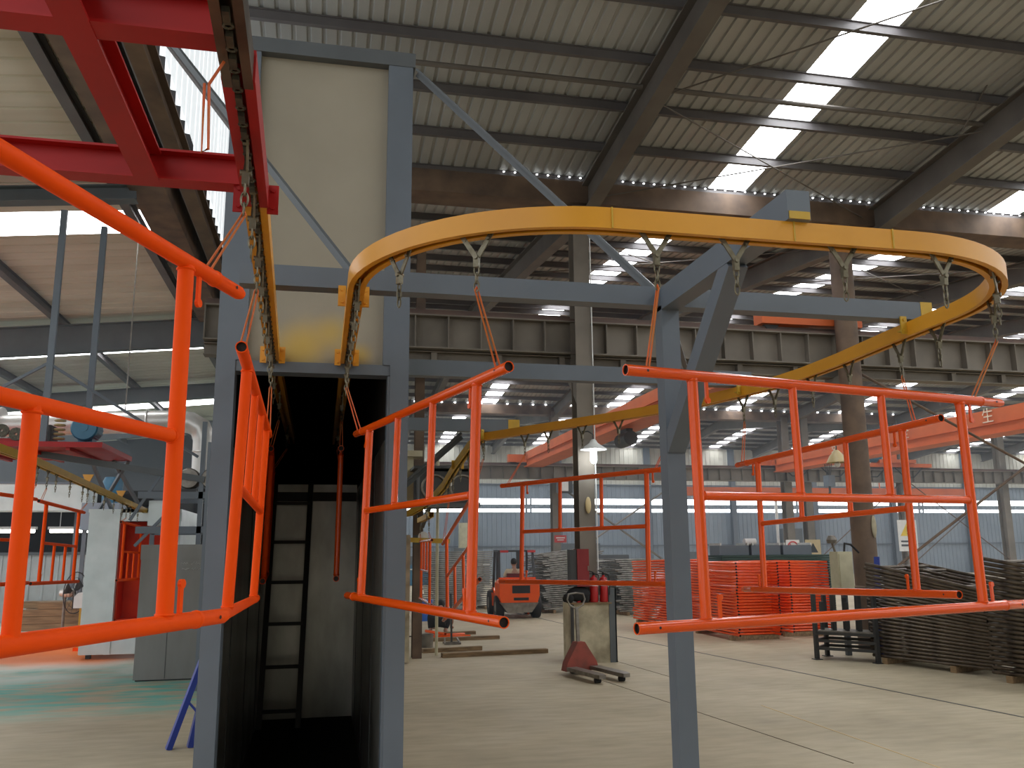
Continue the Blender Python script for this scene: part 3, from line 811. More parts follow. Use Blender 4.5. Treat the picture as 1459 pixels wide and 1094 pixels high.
# ---------------------------------------------------------------- support steelwork
P = thing('support_post', 'grey-blue steel post with a cantilever arm under the yellow loop', 'support post', (1.71, 4.08, 0))
m = MB(); m.bx((1.665, 4.03, 0.012), (1.76, 4.125, 3.03)); m.build('post', 'steel_blue', P)
m = MB(); m.bx((1.665, 2.77, 3.008), (1.76, 4.125, 3.125)); m.build('arm', 'steel_blue', P)
m = MB(); m.bx((1.670, 2.765, 3.010), (1.755, 2.77, 3.04)); m.build('paint_patch', 'yellow_old', P)
m = MB(); m.bar((1.712, 4.05, 2.30), (1.712, 3.30, 3.02), 0.088, 0.09, up=V((1, 0, 0))); m.build('brace', 'steel_blue', P)
m = MB(); m.bx((1.60, 3.97, 0), (1.82, 4.19, 0.012)); m.build('base_plate', 'steel_blue', P)
def cross_beam(x0, x1, y, z0, z1, label, tip=None):
    t = thing('support_beam', label, 'beam', (x0, y, z0), kind='thing')
    m = MB(); m.bx((x0, y - 0.045, z0), (x1, y + 0.045, z1)); m.build('hollow_section', 'steel_blue', t)
    if tip:
        m = MB(); m.bx((x1 - tip, y - 0.047, z0 - 0.002), (x1 + 0.002, y + 0.047, z1 + 0.002)); m.build('painted_end', 'yellow_old', t)
    return t
cross_beam(-0.42, 3.27, 4.085, 3.03, 3.13, 'long grey-blue beam crossing in front of the oven, carrying the loop', 0.07)
cross_beam(0.53, 3.2, 6.05, 3.02, 3.135, 'grey-blue beam behind the long one, from oven to far side of loop')
cross_beam(0.53, 2.0, 8.9, 3.02, 3.15, 'short grey-blue beam farthest behind, with yellow painted end', 0.12)
def tie(a, b, w, label, mt='steel_dark'):
    m = MB(); m.bar(a, b, w, w * 0.35); m.bar(V(a) + V((0, w * 0.45, -w * 0.4)), V(b) + V((0, w * 0.45, -w * 0.4)), w * 0.15, w)
    solo('tie_bar', m, mt, label, 'tie bar', loc=a)
tie((0.52, 5.28, 4.95), (1.68, 4.12, 3.14), 0.04, 'thin grey tie bar from the oven top corner down to the post')
tie((-1.30, 5.48, 5.38), (0.10, 4.10, 3.14), 0.036, 'thin grey tie bar crossing the beige oven panel')
tie((1.78, 4.15, 2.9), (2.65, 5.95, 3.05), 0.045, 'short grey tie bar from the post back to the second beam')
tie((1.42, 9.1, 3.03), (0.60, 9.3, 2.30), 0.07, 'dark diagonal brace behind the right oven pillar', 'steel_dark')
m = MB(); m.bar((-1.55, 6.6, 6.05), (-0.70, 6.6, 4.95), 0.10, 0.05); solo('channel_strut', m, 'purlin', 'purplish channel strut slanting down behind the red beam', 'strut', loc=(-0.7, 6.6, 4.95))
# red drive frame overhead at the left
RF = thing('conveyor_drive_frame', 'red steel drive frame overhead in the upper left corner', 'drive frame', (-0.6, 2.4, 3.0))
m = MB(); m.ibeam((-0.30, 2.86, 3.105), (-3.4, 2.86, 3.105), 0.075, 0.105, 0.008, 0.006); m.build('cross_beam', 'red', RF)
m = MB(); m.ibeam((-0.29, 1.99, 3.115), (-3.4, 1.99, 3.115), 0.075, 0.115, 0.008, 0.006); m.build('cross_beam', 'red', RF)
m = MB(); m.ibeam((-0.60, 0.9, 3.097), (-0.60, 2.84, 3.097), 0.075, 0.10, 0.008, 0.006); m.build('long_beam', 'red', RF)
m = MB(); m.bar((-3.3, 2.0, 3.1), (-3.3, 2.0, 0), 0.1); m.bar((-3.3, 2.86, 3.1), (-3.3, 2.86, 0), 0.1); m.build('post', 'red', RF)

# ---------------------------------------------------------------- the oven
def panel_material():
    m = MT['beige'].copy(); m.name = 'oven_panel_with_overspray'; nt = m.node_tree
    p = nt.nodes['Principled BSDF']; src = p.inputs['Base Color'].links[0].from_socket
    geo = nt.nodes.new('ShaderNodeNewGeometry'); prev = src
    for c, rr in (((-0.22, 5.35, 2.99), 0.24), ((-0.13, 5.35, 3.07), 0.22), ((0.02, 5.35, 3.14), 0.16), ((0.11, 5.35, 2.99), 0.13), ((0.2, 5.35, 3.0), 0.1)):
        d = nt.nodes.new('ShaderNodeVectorMath'); d.operation = 'DISTANCE'; d.inputs[1].default_value = c
        nt.links.new(geo.outputs['Position'], d.inputs[0])
        r = nt.nodes.new('ShaderNodeMapRange'); r.interpolation_type = 'SMOOTHSTEP'; r.inputs['From Min'].default_value = rr; r.inputs['From Max'].default_value = 0.0
        r.inputs['To Max'].default_value = 0.55
        nt.links.new(d.outputs['Value'], r.inputs['Value'])
        x = nt.nodes.new('ShaderNodeMix'); x.data_type = 'RGBA'; x.inputs[7].default_value = (0.62, 0.40, 0.03, 1)
        nt.links.new(r.outputs[0], x.inputs['Factor']); nt.links.new(prev, x.inputs[6]); prev = x.outputs[2]
    nt.links.new(prev, p.inputs['Base Color'])
    return m
MT['oven_panel'] = panel_material()
O = thing('curing_oven', 'tall grey-framed powder curing oven with beige upper panel and dark mouth', 'oven', (-0.08, 5.3, 0))
m = MB(); m.bx((-0.655, 5.28, 0), (-0.545, 5.42, 5.0)); m.build('pillar', 'steel_blue', O)
m = MB(); m.bx((0.375, 5.28, 0), (0.49, 5.42, 5.0)); m.bx((0.36, 5.285, 0), (0.375, 5.40, 2.86)); m.build('pillar', 'steel_blue', O)
m = MB(); m.bx((-0.655, 5.275, 4.965), (0.505, 5.42, 5.065)); m.build('top_beam', 'steel_dark', O)
m = MB(); m.bx((-0.545, 5.28, 2.93), (-0.487, 5.42, 4.965)); m.bx((0.33, 5.28, 2.93), (0.375, 5.42, 4.965)); m.build('panel_trim', 'steel_blue', O)
m = MB(); m.bx((-0.545, 5.29, 2.865), (0.375, 5.42, 2.93)); m.build('lintel', 'steel_blue', O)
m = MB(); m.bx((-0.487, 5.34, 2.93), (0.33, 5.38, 4.965)); m.build('front_panel', MT['oven_panel'], O)
for x, s in ((-0.615, -1), (0.37, 1)):
    m = MB(); m.bx((x, 5.42, 0), (x + s * 0.02, 10.25, 2.5)); m.build('lower_lining', 'galv', O)
    m = MB(); m.bx((x, 5.42, 2.5), (x + s * 0.02, 14, 4.9)); m.build('upper_lining', 'soot_shade', O)  # upper sides coloured dark for the missing light up there, with soot
    m = MB(); m.bx((x + s * 0.02, 5.43, 0), (x + s * (0.038 if s < 0 else 0.115), 14.1, 5.0)); m.build('side_wall', 'beige', O)
    for y in (6.6, 8.0, 9.4):
        m = MB(); m.bx((x - s * 0.004, y, 0.012), (x, y + 0.02, 2.5)); m.build('wall_seam', 'dark', O)
m = MB(); m.bx((-0.64, 10.2, 0), (0.37, 10.25, 2.55)); m.build('back_panel', 'galv', O)
m = MB(); m.bx((-0.61, 10.165, 2.36), (0.365, 10.2, 2.46)); m.build('top_channel', 'ladder', O)
m = MB(); m.bx((-0.64, 10.25, 2.5), (0.37, 14, 2.55)); m.bx((-0.64, 5.42, 4.9), (0.37, 14, 4.95)); m.bx((-0.64, 13.95, 2.5), (0.37, 14, 4.95)); m.bx((-0.64, 5.385, 2.94), (0.37, 5.40, 4.9)); m.build('tunnel_lining', 'soot_shade', O)
m = MB(); m.bx((-0.64, 5.44, 0.0), (0.37, 10.2, 0.012)); m.build('dark_floor', 'soot_shade', O)
m = MB(); m.bx((-0.65, 5.43, 5.0), (0.51, 14.1, 5.06)); m.build('roof', 'beige', O)
LD = thing('ladder', 'dark steel ladder leaning on the back panel inside the oven', 'ladder', (-0.38, 9.65, 0.012))
for x in (-0.58, -0.19):
    m = MB(); m.bar((x, 9.65, 0.013), (x + 0.04, 10.12, 2.56), 0.055, 0.03); m.build('stile', 'ladder', LD)
for i in range(6):
    f = (0.18 + 0.43 * i) / 2.56
    m = MB(); m.bar((-0.58 + 0.04 * f, 9.65 + 0.47 * f, 2.56 * f), (-0.19 + 0.04 * f, 9.65 + 0.47 * f, 2.56 * f), 0.036); m.build('rung', 'ladder', LD)
# ================================================================ stacks of frames lying flat
def flat_frame_mesh(name, L, Wd, r, mt, rungs, n=8):
    b = MB()
    for y in (0, Wd): b.pipe((0, y, 0), (L, y, 0), r, 0.004, n)
    for x in (0.28 * L / 2, L - 0.28 * L / 2): b.tube([(x, 0, 0), (x, Wd, 0)], r * 0.95, n)
    b.tube([(0.14 * L, Wd * 0.5, 0), (0.86 * L, Wd * 0.5, 0)], r * 0.85, 6)
    for k in range(rungs):
        x = L * (0.3 + 0.4 * k / max(1, rungs - 1)); b.tube([(x, Wd * 0.5, 0), (x, Wd, 0)], r * 0.8, 6)
    me = b.mesh(name, mt, True); me.materials.append(MT['pipe_in'])
    for p in me.polygons:
        c = p.center
        if (c.x < 0.13 or c.x > L - 0.13) and math.hypot(min(abs(c.y), abs(c.y - Wd)), c.z) < r * 0.88: p.material_index = 1
    return me
def skid(p, L, W_, rz, label, mt='wood'):
    m = MB(); m.box((0, 0, 0.045), (0.09, W_, 0.088)); o = solo('timber_skid', m, mt, label, 'timber', 'timber skids under the stacks'); o.location = (p[0], p[1], 0.001); o.rotation_euler = (0, 0, rz); return o
def stack(p, rz, n, pitch, me, name, what, group, jit=0.02, tilt=0.0, L=2.1, Wd=0.95, z0=0.115, skew=0.0, seed=1):
    """p = corner on the floor, local X along the tubes"""
    rnd = random.Random(seed)
    c, s = math.cos(rz), math.sin(rz)
    for k in range(n):
        o = bpy.data.objects.new(name, me); COL.objects.link(o)
        a = n - 1 - k
        lab = ('topmost %s' % what) if a == 0 else ('lowest %s' % what) if k == 0 else '%s, %s from the top' % (what, ORD[a])
        tag(o, lab, 'scaffold frame', group)
        ti = tilt * k / n
        dx = rnd.uniform(-jit, jit) + skew * k
        o.location = (p[0] + c * dx, p[1] + s * dx, z0 + k * pitch + max(0, math.sin(ti)) * 0.0)
        o.rotation_euler = (0, ti, rz + rnd.uniform(-0.003, 0.003))
    for q, w in ((0.25, 'one'), (L - 0.3, 'other')):
        skid((p[0] + c * q - s * Wd / 2, p[1] + s * q + c * Wd / 2), q, Wd + 0.1, rz, 'timber skid under %s end, %s' % (w, what.replace(' frame in ', ' frames in ')))
om = flat_frame_mesh('orange_flat_frame', 2.1, 0.9, 0.0213, 'orange_stack', 3)
of2 = flat_frame_mesh('orange_end_frame', 1.35, 0.9, 0.0213, 'orange_stack', 2)
dm = flat_frame_mesh('bare_flat_frame', 2.0, 1.2, 0.0265, 'bare_tube', 2, 10)
gm = flat_frame_mesh('grey_flat_frame', 2.0, 1.1, 0.022, 'grey_tube', 2, 6)
PI = math.pi
stack((7.95, 18.2), -PI / 2 + 0.02, 25, 0.0575, om, 'stacked_scaffold_frame', 'orange frame in the stack right of the grey post', 'orange frames stacked right of the grey post', seed=2, jit=0.012)
stack((7.62, 21.0), -PI / 2 + 0.08, 24, 0.059, om, 'stacked_scaffold_frame', 'orange frame in the ragged stack left of the grey post', 'orange frames stacked left of the grey post', jit=0.06, tilt=-0.03, seed=3)
stack((9.32, 18.6), -PI / 2 + 0.03, 25, 0.0575, om, 'stacked_scaffold_frame', 'orange frame in the end stack beside the cream box', 'orange frames in the end stack', seed=5, jit=0.012)
# bare steel frames, two tall stacks leaning a little
stack((8.60, 12.75), -PI / 2 + 0.30, 24, 0.0615, dm, 'stacked_bare_frame', 'bare steel frame in the stack beside the round column', 'bare frames stacked beside the round column', tilt=0.19, jit=0.02, seed=6, L=1.7)
stack((8.98, 10.62), -PI / 2 + 0.26, 25, 0.0630, dm, 'stacked_bare_frame', 'bare steel frame in the stack at the right edge', 'bare frames stacked at the right edge', tilt=0.17, jit=0.02, seed=7, L=1.7)
stack((6.3, 24.6), 0.35, 28, 0.055, gm, 'stacked_grey_frame', 'grey frame in the curved stack left of the red cabinet', 'grey frames stacked left of the red cabinet', tilt=-0.10, jit=0.16, seed=8)
stack((8.0, 23.2), 0.2, 26, 0.055, gm, 'stacked_grey_frame', 'grey frame in the stack behind the fire extinguishers', 'grey frames stacked behind the fire extinguishers', jit=0.12, seed=9)
stack((3.2, 27.0), 0.05, 28, 0.06, gm, 'stacked_grey_frame', 'grey frame in the wide stack left of the forklift', 'grey frames stacked left of the forklift', jit=0.05, seed=10)
stack((12.3, 17.6), -PI / 2 + 0.6, 20, 0.064, dm, 'stacked_bare_frame', 'bare frame in the small stack between orange frames and column', 'bare frames stacked behind the cream box', tilt=0.12, seed=11)

# dark panels stacked behind
m = MB()
for k in range(24): m.bx((9.2, 22.0, 0.0 + k * 0.06), (10.9, 23.2, 0.05 + k * 0.06))
solo('stacked_panel_block', m, 'green_tube', 'dark stack of steel panels behind the orange frames', 'panels', kind='stuff')
m = MB()
for k in range(26): m.bx((10.2, 21.3, 0.001 + k * 0.0620), (13.4, 22.3, 0.053 + k * 0.0620))
solo('stacked_panel_block', m, 'green_tube', 'long dark green stack of panels behind the orange stacks', 'panels', kind='stuff')
for k in range(3):
    x = 10.65 + 0.92 * k
    t = thing('steel_box_crate', 'grey-blue steel crate on the green panels, %s from the left' % ORD[k], 'crate', (x, 21.8, 1.61), 'steel crates on the green panels')
    m = MB(); m.bx((x - 0.42, 21.5, 1.606), (x + 0.42, 22.1, 1.86)); m.build('body', 'steel_blue', t)
    for q in (-0.41, 0.37):
        m = MB(); m.bx((x + q, 21.47, 1.86), (x + q + 0.04, 22.13, 1.92)); m.build('corner_cap', 'duct', t)
m = MB(); m.lathe([(0.001, 0), (0.09, 0), (0.09, 0.32), (0.001, 0.32)], (11.0, 21.6, 1.952), 14, V((1, 0, 0))); solo('white_roll', m, 'white', 'white wrapped roll lying on the grey-blue crates', 'roll')
# tall thin orange ladder frame leaning before the ragged stack
t = thing('narrow_frame', 'narrow upright orange frame leaning before the ragged orange stack', 'scaffold frame', (7.55, 17.9, 0))
for x in (0, 0.32):
    m = MB(); m.tube([(7.45 + x, 18.0, 0), (7.56 + x * 0.9, 18.35, 1.75 - x * 0.2)], 0.02, 8); m.build('leg', 'orange_stack', t)
for z in (0.5, 1.0, 1.62):
    f = z / 1.75; m = MB(); m.tube([(7.45 + 0.11 * f, 18 + 0.35 * f, z), (7.77 + 0.08 * f, 18 + 0.35 * f, z)], 0.015, 8); m.build('rung', 'orange_stack', t)

# ================================================================ dark post rack
t = thing('post_rack', 'dark steel rack with upright posts before the orange stacks', 'rack', (8.15, 13.2, 0))
rk = M.Rotation(-0.85, 3, 'Z')
def rp(x, y, z): return V((7.95, 13.3, 0)) + rk @ V((x, y, z))
for i, (x, y, h) in enumerate(((0, 0, 1.15), (0.0, 0.55, 1.0), (0.95, 0, 1.1), (0.95, 0.55, 0.95))):
    m = MB(); m.bar(rp(x, y, 0.01), rp(x, y, h), 0.06); m.bar(rp(x, y, 0), rp(x, y, 0.012), 0.13); m.build('post', 'ladder', t)
for z in (0.18, 0.30, 0.42):
    m = MB(); m.bar(rp(0, 0, z), rp(0.95, 0, z), 0.045); m.bar(rp(0, 0.55, z), rp(0.95, 0.55, z), 0.045); m.bar(rp(0, 0, z), rp(0, 0.55, z), 0.045); m.bar(rp(0.95, 0, z), rp(0.95, 0.55, z), 0.045); m.build('rail', 'ladder', t)
m = MB(); m.prism([rp(0, 0, 0.44), rp(0.95, 0, 0.44), rp(0.95, 0.55, 0.44), rp(0, 0.55, 0.44)], (0, 0, 0), (0, 0, 0.02)); m.build('deck', 'steel', t)
for k in range(9):
    x, y = 0.08 + 0.1 * k, 0.12 + 0.25 * (k % 2)
    m = MB(); m.bar(rp(x, y, 0.465), rp(x + 0.01, y, 0.465 + 0.45 + 0.18 * ((k * 7) % 4) / 3), 0.05)
    solo('steel_offcut', m, 'ladder', 'short dark steel section standing in the post rack, %s from its near end' % ORD[k], 'steel section', 'steel sections in the rack')

# ================================================================ at the column: concrete block, cabinet, extinguishers
t = thing('concrete_block', 'grimy concrete guard block around the foot of the steel column', 'concrete block', (4.3, 14.1, 0))
m = MB(); m.bx((4.0, 13.86, 0), (4.13, 14.5, 0.92)); m.bx((4.50, 13.86, 0), (4.60, 14.5, 0.92)); m.bx((4.13, 13.86, 0), (4.50, 14.0, 0.92)); m.bx((4.13, 14.38, 0), (4.5, 14.5, 0.92)); m.build('block', 'concrete', t)
m = MB(); m.bx((4.60, 13.85, 0), (4.72, 13.88, 1.16)); m.bx((4.70, 13.85, 0), (4.72, 14.5, 1.16)); m.build('corner_angle', 'steel_dark', t)
m = MB(); m.bx((3.985, 13.85, 0), (4.0, 14.0, 0.93)); m.build('edge_strip', 'dark', t)
m = MB(); m.bx((3.97, 13.83, 0.92), (4.64, 14.0, 0.945)); m.build('shelf_board', 'wood', t)
for k, x in enumerate((4.36, 4.53)):
    t = thing('fire_extinguisher', 'red fire extinguisher on the concrete block, %s' % ('touching the steel column' if k == 0 else 'beside the outer corner angle'), 'fire extinguisher', (x, 13.9, 0.946), 'fire extinguishers on the block')
    m = MB(); m.lathe([(0.001, 0), (0.06, 0), (0.068, 0.01), (0.068, 0.34), (0.055, 0.385), (0.022, 0.41), (0.022, 0.43), (0.001, 0.43)], (x, 13.9, 0.946), 18); m.build('cylinder', 'red_ext', t)
    m = MB(); m.lathe([(0.0695, 0.26), (0.0695, 0.32)], (x, 13.9, 0.946), 18); m.build('label_band', 'white', t)
    m = MB(); m.lathe([(0.001, 0.43), (0.018, 0.43), (0.018, 0.47), (0.001, 0.47)], (x, 13.9, 0.946), 10); m.bar((x, 13.9, 1.42), (x - 0.09, 13.9, 1.45), 0.016); m.bar((x, 13.9, 1.40), (x - 0.09, 13.9, 1.40), 0.014); m.build('valve_handle', 'black', t)
    m = MB(); m.tube([(x + 0.02, 13.9, 1.40), (x + 0.08, 13.88, 1.38), (x + 0.095, 13.86, 1.22), (x + 0.08, 13.85, 1.06)], 0.01, 8); m.build('hose', 'black', t)
m = MB(); m.ball((4.10, 13.90, 1.08), (0.21, 0.10, 0.12), 16, 10); m.ball((3.92, 13.86, 1.02), (0.10, 0.07, 0.08), 12, 8); m.ball((4.2, 13.9, 1.02), (0.1, 0.08, 0.09), 12, 8)
for i, p in enumerate(m.v): m.v[i] = p + V((random.uniform(-.008, .008), random.uniform(-.008, .008), random.uniform(-.01, .01)))
solo('black_jacket', m, 'black_cloth', 'black crumpled jacket lying on the concrete block', 'jacket')
t = thing('hydrant_cabinet', 'red and black wall cabinet fixed to the column above the jacket', 'cabinet', (4.05, 13.95, 1.2))
m = MB(); m.bx((4.06, 13.80, 1.2), (4.26, 14.0, 1.80)); m.build('door', 'red_box', t)
m = MB(); m.bx((3.95, 13.82, 1.2), (4.06, 14.0, 1.79)); m.build('side', 'dark', t)
m = MB(); m.bx((4.235, 13.79, 1.45), (4.25, 13.80, 1.53)); m.build('handle', 'steel', t)
# lamp on the column
t = thing('pendant_lamp', 'glowing white pendant lamp on the steel column', 'lamp', (4.37, 13.75, 3.4))
m = MB(); m.lathe([(0.03, 0.16), (0.05, 0.14), (0.07, 0.10), (0.215, 0.0), (0.225, -0.015), (0.21, -0.008), (0.06, 0.085), (0.03, 0.10)], (4.37, 13.75, 3.44), 24); m.build('shade', 'enamel', t)
m = MB(); m.lathe([(0.001, 0.04), (0.05, 0.03), (0.055, 0), (0.055, -0.20), (0.035, -0.24), (0.001, -0.25)], (4.37, 13.75, 3.44), 16); m.build('bulb', 'lamp_on', t)
m = MB(); m.tube([(4.37, 13.75, 3.60), (4.37, 13.75, 3.68), (4.3, 13.8, 3.74), (4.2, 13.86, 3.74)], 0.012, 8); m.build('bracket', 'dark', t)
d = bpy.data.lights.new('lamp_light', 'POINT'); d.energy = 3; d.shadow_soft_size = 0.08; d.color = (0.9, 0.97, 1.0)
o = bpy.data.objects.new('lamp_light', d); o.location = (4.37, 13.72, 3.10); COL.objects.link(o); o.parent = t; o.location = V((4.37, 13.72, 3.10)) - V((4.37, 13.75, 3.4))
m = MB(); m.tube([(4.47, 13.98, 7.5), (4.47, 13.98, 0.95)], 0.011, 8); solo('white_conduit', m, 'white', 'thin white conduit running down the steel column', 'conduit')
m = MB(); m.ball((4.33, 13.99, 2.52), (0.05, 0.015, 0.14), 10, 8); solo('paper_scrap', m, 'enamel_old', 'torn paper patch stuck on the steel column under the lamp', 'paper')
m = MB(); m.ball((9.60, 13.882, 2.15), (0.05, 0.02, 0.2), 10, 8); solo('paper_scrap', m, 'concrete', 'torn yellowish patch on the round column', 'paper')
t = thing('pendant_lamp', 'unlit yellowed pendant lamp hanging before the round column', 'lamp', (8.4, 13.0, 3.2))
m = MB(); m.lathe([(0.03, 0.2), (0.06, 0.17), (0.12, 0.10), (0.17, 0.0), (0.175, -0.01), (0.16, 0.0), (0.05, 0.10)], (8.4, 13.0, 3.2), 22); m.build('shade', 'enamel_old', t)
m = MB(); m.ball((8.4, 13.0, 3.16), 0.05, 12, 8); m.build('bulb', 'white', t)
m = MB(); m.tube([(8.4, 13.0, 3.39), (8.4, 13.0, 3.62), (8.45, 13.0, 3.66), (9.4, 13.95, 3.7)], 0.010, 8); m.build('bracket', 'dark', t)
# pallet jack
t = thing('pallet_jack', 'faded red hand pallet jack standing in front of the concrete block', 'pallet jack', (3.72, 12.5, 0))
ax = V((0.17, -0.83, 0)).normalized(); sd = V((ax.y, -ax.x, 0)) * -1
B0 = V((3.76, 12.62, 0))
def jp(a, s, z): return B0 + ax * a + sd * s + V((0, 0, z))
for s in (-0.19, 0.19):
    m = MB(); m.prism([jp(0.02, s - 0.08, 0.075), jp(0.80, s - 0.08, 0.075), jp(0.92, s - 0.05, 0.07), jp(0.92, s + 0.05, 0.07), jp(0.80, s + 0.08, 0.075), jp(0.02, s + 0.08, 0.075)], (0, 0, 0), (0, 0, 0.05)); f = m.build('fork', 'steel', t)
    m = MB(); m.lathe([(0.001, -0.04), (0.036, -0.04), (0.036, 0.04), (0.001, 0.04)], jp(0.78, s, 0.037), 12, sd); m.build('fork_roller', 'black', f)
m = MB(); m.prism([jp(0.0, -0.27, 0.06), jp(0.0, 0.27, 0.06), jp(0.0, 0.24, 0.18), jp(-0.02, 0.06, 0.46), jp(-0.02, -0.06, 0.46), jp(0.0, -0.24, 0.18)], (0, 0, 0), ax * -0.16); m.build('body', 'jack_red', t)
m = MB(); m.lathe([(0.001, 0), (0.045, 0), (0.045, 0.30), (0.001, 0.30)], jp(-0.1, 0, 0.10), 14); m.build('pump', 'steel', t)
for s in (-0.06, 0.06):
    m = MB(); m.lathe([(0.001, -0.025), (0.085, -0.025), (0.09, -0.018), (0.09, 0.018), (0.085, 0.025), (0.001, 0.025)], jp(-0.2, s, 0.09), 16, sd); m.build('steer_wheel', 'black', t)
m = MB(); m.bar(jp(-0.12, 0, 0.42), jp(-0.15, 0, 0.95), 0.045, 0.035); m.build('drawbar', 'steel', t)
m = MB(); pts = [jp(-0.15, 0, 0.92), jp(-0.155, 0.11, 0.98), jp(-0.16, 0.15, 1.06), jp(-0.165, 0.12, 1.14), jp(-0.165, 0, 1.155), jp(-0.165, -0.12, 1.14), jp(-0.16, -0.15, 1.06), jp(-0.155, -0.11, 0.98)]
m.tube(pts, 0.014, 8, loop=True); m.build('handle_loop', 'steel', t)
m = MB(); m.bar(jp(-0.16, 0.02, 1.02), jp(-0.19, 0.09, 1.03), 0.012); m.build('release_lever', 'red_ext', t)
# cream box, blue prop and sign by the round column
t = thing('control_box', 'cream control cabinet beside the round column', 'control cabinet', (8.7, 13.7, 0))
m = MB(); m.bx((8.62, 13.55, 1.02), (8.9, 13.8, 1.72)); m.build('box', 'cream', t)
m = MB(); m.bx((8.64, 13.535, 1.06), (8.88, 13.55, 1.68)); m.build('door', 'cream', t)
m = MB(); m.bx((8.72, 13.62, 0), (8.8, 13.7, 1.02)); m.build('stand', 'steel_dark', t)
m = MB(); m.lathe([(0.001, 0), (0.075, 0), (0.09, 0.06), (0.06, 0.13), (0.001, 0.14)], (8.6, 13.66, 1.86), 14); m.tube([(8.6, 13.66, 1.88), (8.66, 13.68, 1.72)], 0.02, 8); m.build('siren_horn', 'steel', t)
m = MB(); m.tube([(8.85, 13.7, 1.72), (8.9, 13.75, 1.86), (9.05, 13.8, 1.84), (9.25, 13.88, 1.70)], 0.018, 8); m.build('cable_hose', 'black', t)
m = MB(); m.bar((9.12, 13.3, 0.02), (9.42, 13.62, 1.62), 0.09, 0.06); solo('blue_prop', m, 'blue', 'blue painted steel prop leaning against the round column', 'prop')
t = thing('warning_board', 'white warning board with yellow triangle behind the blue prop', 'warning board', (9.3, 13.2, 0.0))
m = MB(); m.bx((9.16, 13.33, 0.55), (9.48, 13.36, 1.0)); m.build('board', 'white', t)
m = MB(); m.bx((9.3, 13.36, 0.0), (9.34, 13.39, 0.95)); m.build('stand', 'steel_dark', t)
m = MB(); m.prism([(9.20, 13.325, 0.66), (9.46, 13.325, 0.66), (9.33, 13.325, 0.94)], (0, 0, 0), (0, 0.004, 0)); m.build('triangle', 'sign_yellow', t)
m = MB(); m.bx((9.318, 13.32, 0.74), (9.342, 13.325, 0.84)); m.bx((9.318, 13.32, 0.69), (9.342, 13.325, 0.715)); m.build('mark', 'black', t)
# ================================================================ cranes
def text_mesh(ch, size, mt, parent, mw_):
    c = bpy.data.curves.new('lettering', 'FONT'); c.body = ch; c.size = size; c.align_x = 'CENTER'; c.extrude = 0.004
    o = bpy.data.objects.new('lettering', c); COL.objects.link(o)
    bpy.context.view_layer.update()
    me = bpy.data.meshes.new_from_object(o.evaluated_get(bpy.context.evaluated_depsgraph_get()))
    bpy.data.objects.remove(o)
    me.materials.clear(); me.materials.append(MT[mt])
    q = bpy.data.objects.new('lettering', me); COL.objects.link(q); q.parent = parent
    q.matrix_local = mw_
    return q
def facing(loc, right, up):
    r, u = V(right), V(up); n = r.cross(u); m = M.Identity(4)
    for i in range(3): m[i][0], m[i][1], m[i][2], m[i][3] = r[i], u[i], n[i], loc[i]
    return m
def crane(x, zb, zt, label, w=0.6):
    t = thing('bridge_crane', label, 'crane', (x, 26, zb))
    m = MB(); m.bx((x - w / 2, 15.0, zb + 0.02), (x + w / 2, 36.9, zt)); m.bx((x - w / 2 - 0.12, 15.0, zb), (x + w / 2 + 0.12, 36.9, zb + 0.03)); m.bx((x - w / 2 - 0.05, 15.0, zb + 0.32), (x + w / 2 + 0.05, 36.9, zb + 0.345)); m.build('girder', 'orange_crane', t)
    for y, zz in ((14.45, 5.93), (37.4, 5.60)):
        m = MB(); m.bx((x - 1.05, y - 0.16, zz), (x + 1.05, y + 0.16, zz + 0.34)); e = m.build('end_truck', 'orange_crane', t)
        s = 1 if y < 20 else -1
        m = MB(); m.bx((x - w / 2, min(y + s * 0.16, y + s * 0.6), zz), (x + w / 2, max(y + s * 0.16, y + s * 0.6), zt)); m.build('end_joint', 'orange_crane', t)
        for q in (-0.8, 0.8):
            m = MB(); m.lathe([(0.001, -0.05), (0.16, -0.05), (0.16, 0.05), (0.001, 0.05)], (x + q, y, zz + 0.05), 14, V((0, 1, 0))); m.build('wheel', 'dark', e)
    return t
c1 = crane(8.95, 5.35, 6.03, 'orange bridge crane behind the lit lamp and the first column')
text_mesh('5T', 0.42, 'lettering', c1, facing(V((8.645, 19.5, 5.68)) - V((8.95, 26, 5.35)), (0, -1, 0), (0, 0, 1)))
t = thing('crane_hoist', 'dark crane hoist under the orange girder behind the lit lamp', 'hoist', (8.9, 24.5, 5.0))
m = MB(); m.lathe([(0.001, 0), (0.22, 0), (0.22, 0.9), (0.001, 0.9)], (8.9, 24.3, 5.05), 16, V((0, 1, 0))); m.build('drum', 'dark', t)
m = MB(); m.bx((8.8, 24.4, 5.2), (9.0, 25.0, 5.36)); m.build('trolley', 'dark', t)
c2 = crane(20.9, 5.25, 6.05, 'orange bridge crane with large pale characters at the right')
for ch, y in zip('安全生产', (32.0, 27.5, 23.4, 19.2)):
    text_mesh(ch, 0.52, 'lettering', c2, facing(V((20.58, y, 5.68)) - V((20.9, 26, 5.25)), (0, -1, 0), (0, 0, 1)))
t = thing('hook_block', 'blue hook block hanging on ropes under the crane with characters', 'hook block', (20.75, 32.8, 4.4))
for dy in (-0.25, -0.08, 0.08, 0.25):
    m = MB(); m.tube([(20.75, 32.8 + dy, 5.26), (20.75, 32.8 + dy * 0.5, 4.75)], 0.02, 6); m.build('rope', 'dark', t)
m = MB(); m.bx((20.6, 32.6, 4.3), (20.9, 33.0, 4.76)); m.build('block', 'steel_blue', t)
